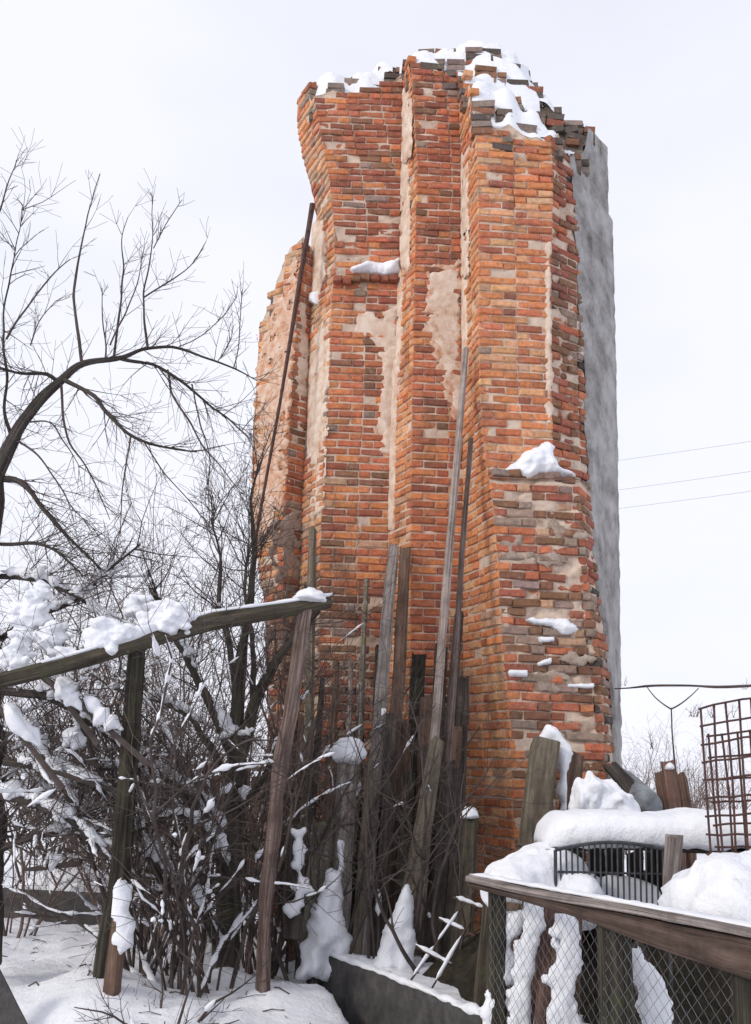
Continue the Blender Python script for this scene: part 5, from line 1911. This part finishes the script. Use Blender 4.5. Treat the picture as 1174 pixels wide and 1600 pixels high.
# bushes beyond the thicket at the left
for k, (px, Y, h, ns, lab) in enumerate([
        (-20, 15, 3.6, 6, 'far dark bush behind the trunk at the left edge'),
        (90, 16, 3.8, 6, 'far bush seen through the snowy thicket'),
        (190, 15.5, 3.4, 6, 'far bush behind the leaning beam post'),
        (290, 17, 3.6, 6, 'far bush behind the mossy forked tree'),
        (370, 16, 3.0, 6, 'far bush close to the left foot of the ruin')]):
    T = Tree(120 + k)
    b0 = P(px, 1200, Y)
    base = np.array([b0[0], Y, ground_z(b0[0], Y)])
    for s in range(ns):
        a = T.r.uniform(0, 6.283)
        tilt = T.r.uniform(0.15, 0.8)
        T.grow(base + np.array([math.cos(a) * .3, math.sin(a) * .3, 0]), (math.cos(a) * tilt, math.sin(a) * tilt, 1), h * T.r.uniform(0.5, 1.05), 0.02, 3 if s % 2 else 2, 0.03, 0.9, 5, 0.0, 0.3, None, 0.42)
    T.finish('distant_shrub', base, lab, 'shrub', MAT['twig'], MAT['twig'], '', 'shrubs beyond the yard')

# broken wire frame with snow in front of the bed
fr = thing('broken_trellis', [P(700, 1540, 7.2)[0], 7.2, 0], 'broken stick trellis dusted with snow beside the right end of the kerb', 'trellis')
for k, (a, b, r_) in enumerate([((754, 1372, 7.4), (640, 1535, 7.2), .007), ((738, 1435, 7.3), (666, 1560, 7.1), .007), ((650, 1478, 7.25), (706, 1508, 7.2), .009), ((686, 1436, 7.35), (742, 1462, 7.25), .007), ((708, 1402, 7.4), (756, 1420, 7.3), .008)]):
    mb = MB()
    sweep(mb, [P(*a), P(*b)], r_, None, 6, (1, 0, 0), 0, 0.2, k, fine=0.08)
    part('stick', mb, MAT['wood_brown'], fr)
mb = MB()
r_ = random.Random(4)
for k, (a, b, t0, t1) in enumerate([((754, 1372, 7.4), (640, 1535, 7.2), .35, .62), ((738, 1435, 7.3), (666, 1560, 7.1), .25, .8), ((650, 1478, 7.25), (706, 1508, 7.2), 0, 1),
                                    ((686, 1436, 7.35), (742, 1462, 7.25), 0, .7), ((708, 1402, 7.4), (756, 1420, 7.3), .1, 1), ((754, 1372, 7.4), (640, 1535, 7.2), .68, .95)]):
    p, q = P(*a), P(*b)
    ts = np.linspace(t0, t1, 24)
    pts = [p + (q - p) * t_ + np.array([0, -0.004, 0.012]) for t_ in ts]
    rad = [max(0.003, (0.012 + 0.009 * nz3(t_ * 5, k * 3, 1)) * min(1, 6 * min(f, 1 - f) + .2)) for t_, f in zip(ts, np.linspace(0, 1, 24))]
    sweep(mb, pts, rad, None, 8, (1, 0, 0), 0, 0.2, k)
single('trellis_snow', mb, CAP, 'snow lying along the sticks of the broken trellis', 'snow', smooth=True)

# a dark broken board at the bottom left corner
mb = MB()
sweep(mb, [P(-30, 1500, 6.6), P(10, 1580, 6.5), P(50, 1660, 6.4)], 0.07, 0.02, 8, (1, 0, 0), 0.6, 0.05, 2, fine=0.1)
single('slanting_board', mb, MAT['kerb'], 'dark board slanting through the bottom left corner', 'board')
mb = MB()
T = Tree(140)
b0 = P(262, 1620, 6.75)
base = np.array([b0[0], 6.75, -0.05])
for s in range(26):
    a = T.r.uniform(0, 6.283)
    T.grow(base, (math.cos(a), math.sin(a), T.r.uniform(0.2, 0.9)), T.r.uniform(0.35, 0.8), 0.012, 2, -0.03, 0.9, 4, 0.15, 0.35, None, 0.45)
T.finish('root_clump', base, 'dark tangle of roots and stems at the bottom edge', 'shrub', MAT['twig'], MAT['twig'], 'snow in the dark tangle of roots at the bottom edge')

# litter of broken twigs on the trampled snow
lit = MB()
r_ = random.Random(12)
for k in range(110):
    x, y = r_.uniform(-3.3, 0.1), r_.uniform(6.2, 10.5)
    a, l = r_.uniform(0, 6.28), r_.uniform(0.02, 0.18)
    z = ground_z(x, y) + 0.004
    x2, y2 = x + math.cos(a) * l, y + math.sin(a) * l
    xm, ym = (x + x2) / 2 + r_.gauss(0, .012), (y + y2) / 2 + r_.gauss(0, .012)
    sweep(lit, [np.array([x, y, z]), np.array([xm, ym, ground_z(xm, ym) + 0.012]), np.array([x2, y2, ground_z(x2, y2) + 0.006])], r_.uniform(0.0015, 0.005), None, 4, (1, 0.2, 0))
single('twig_litter', lit, MAT['twig'], 'broken twigs littering the snow at the bottom left', 'twigs', kind='stuff')
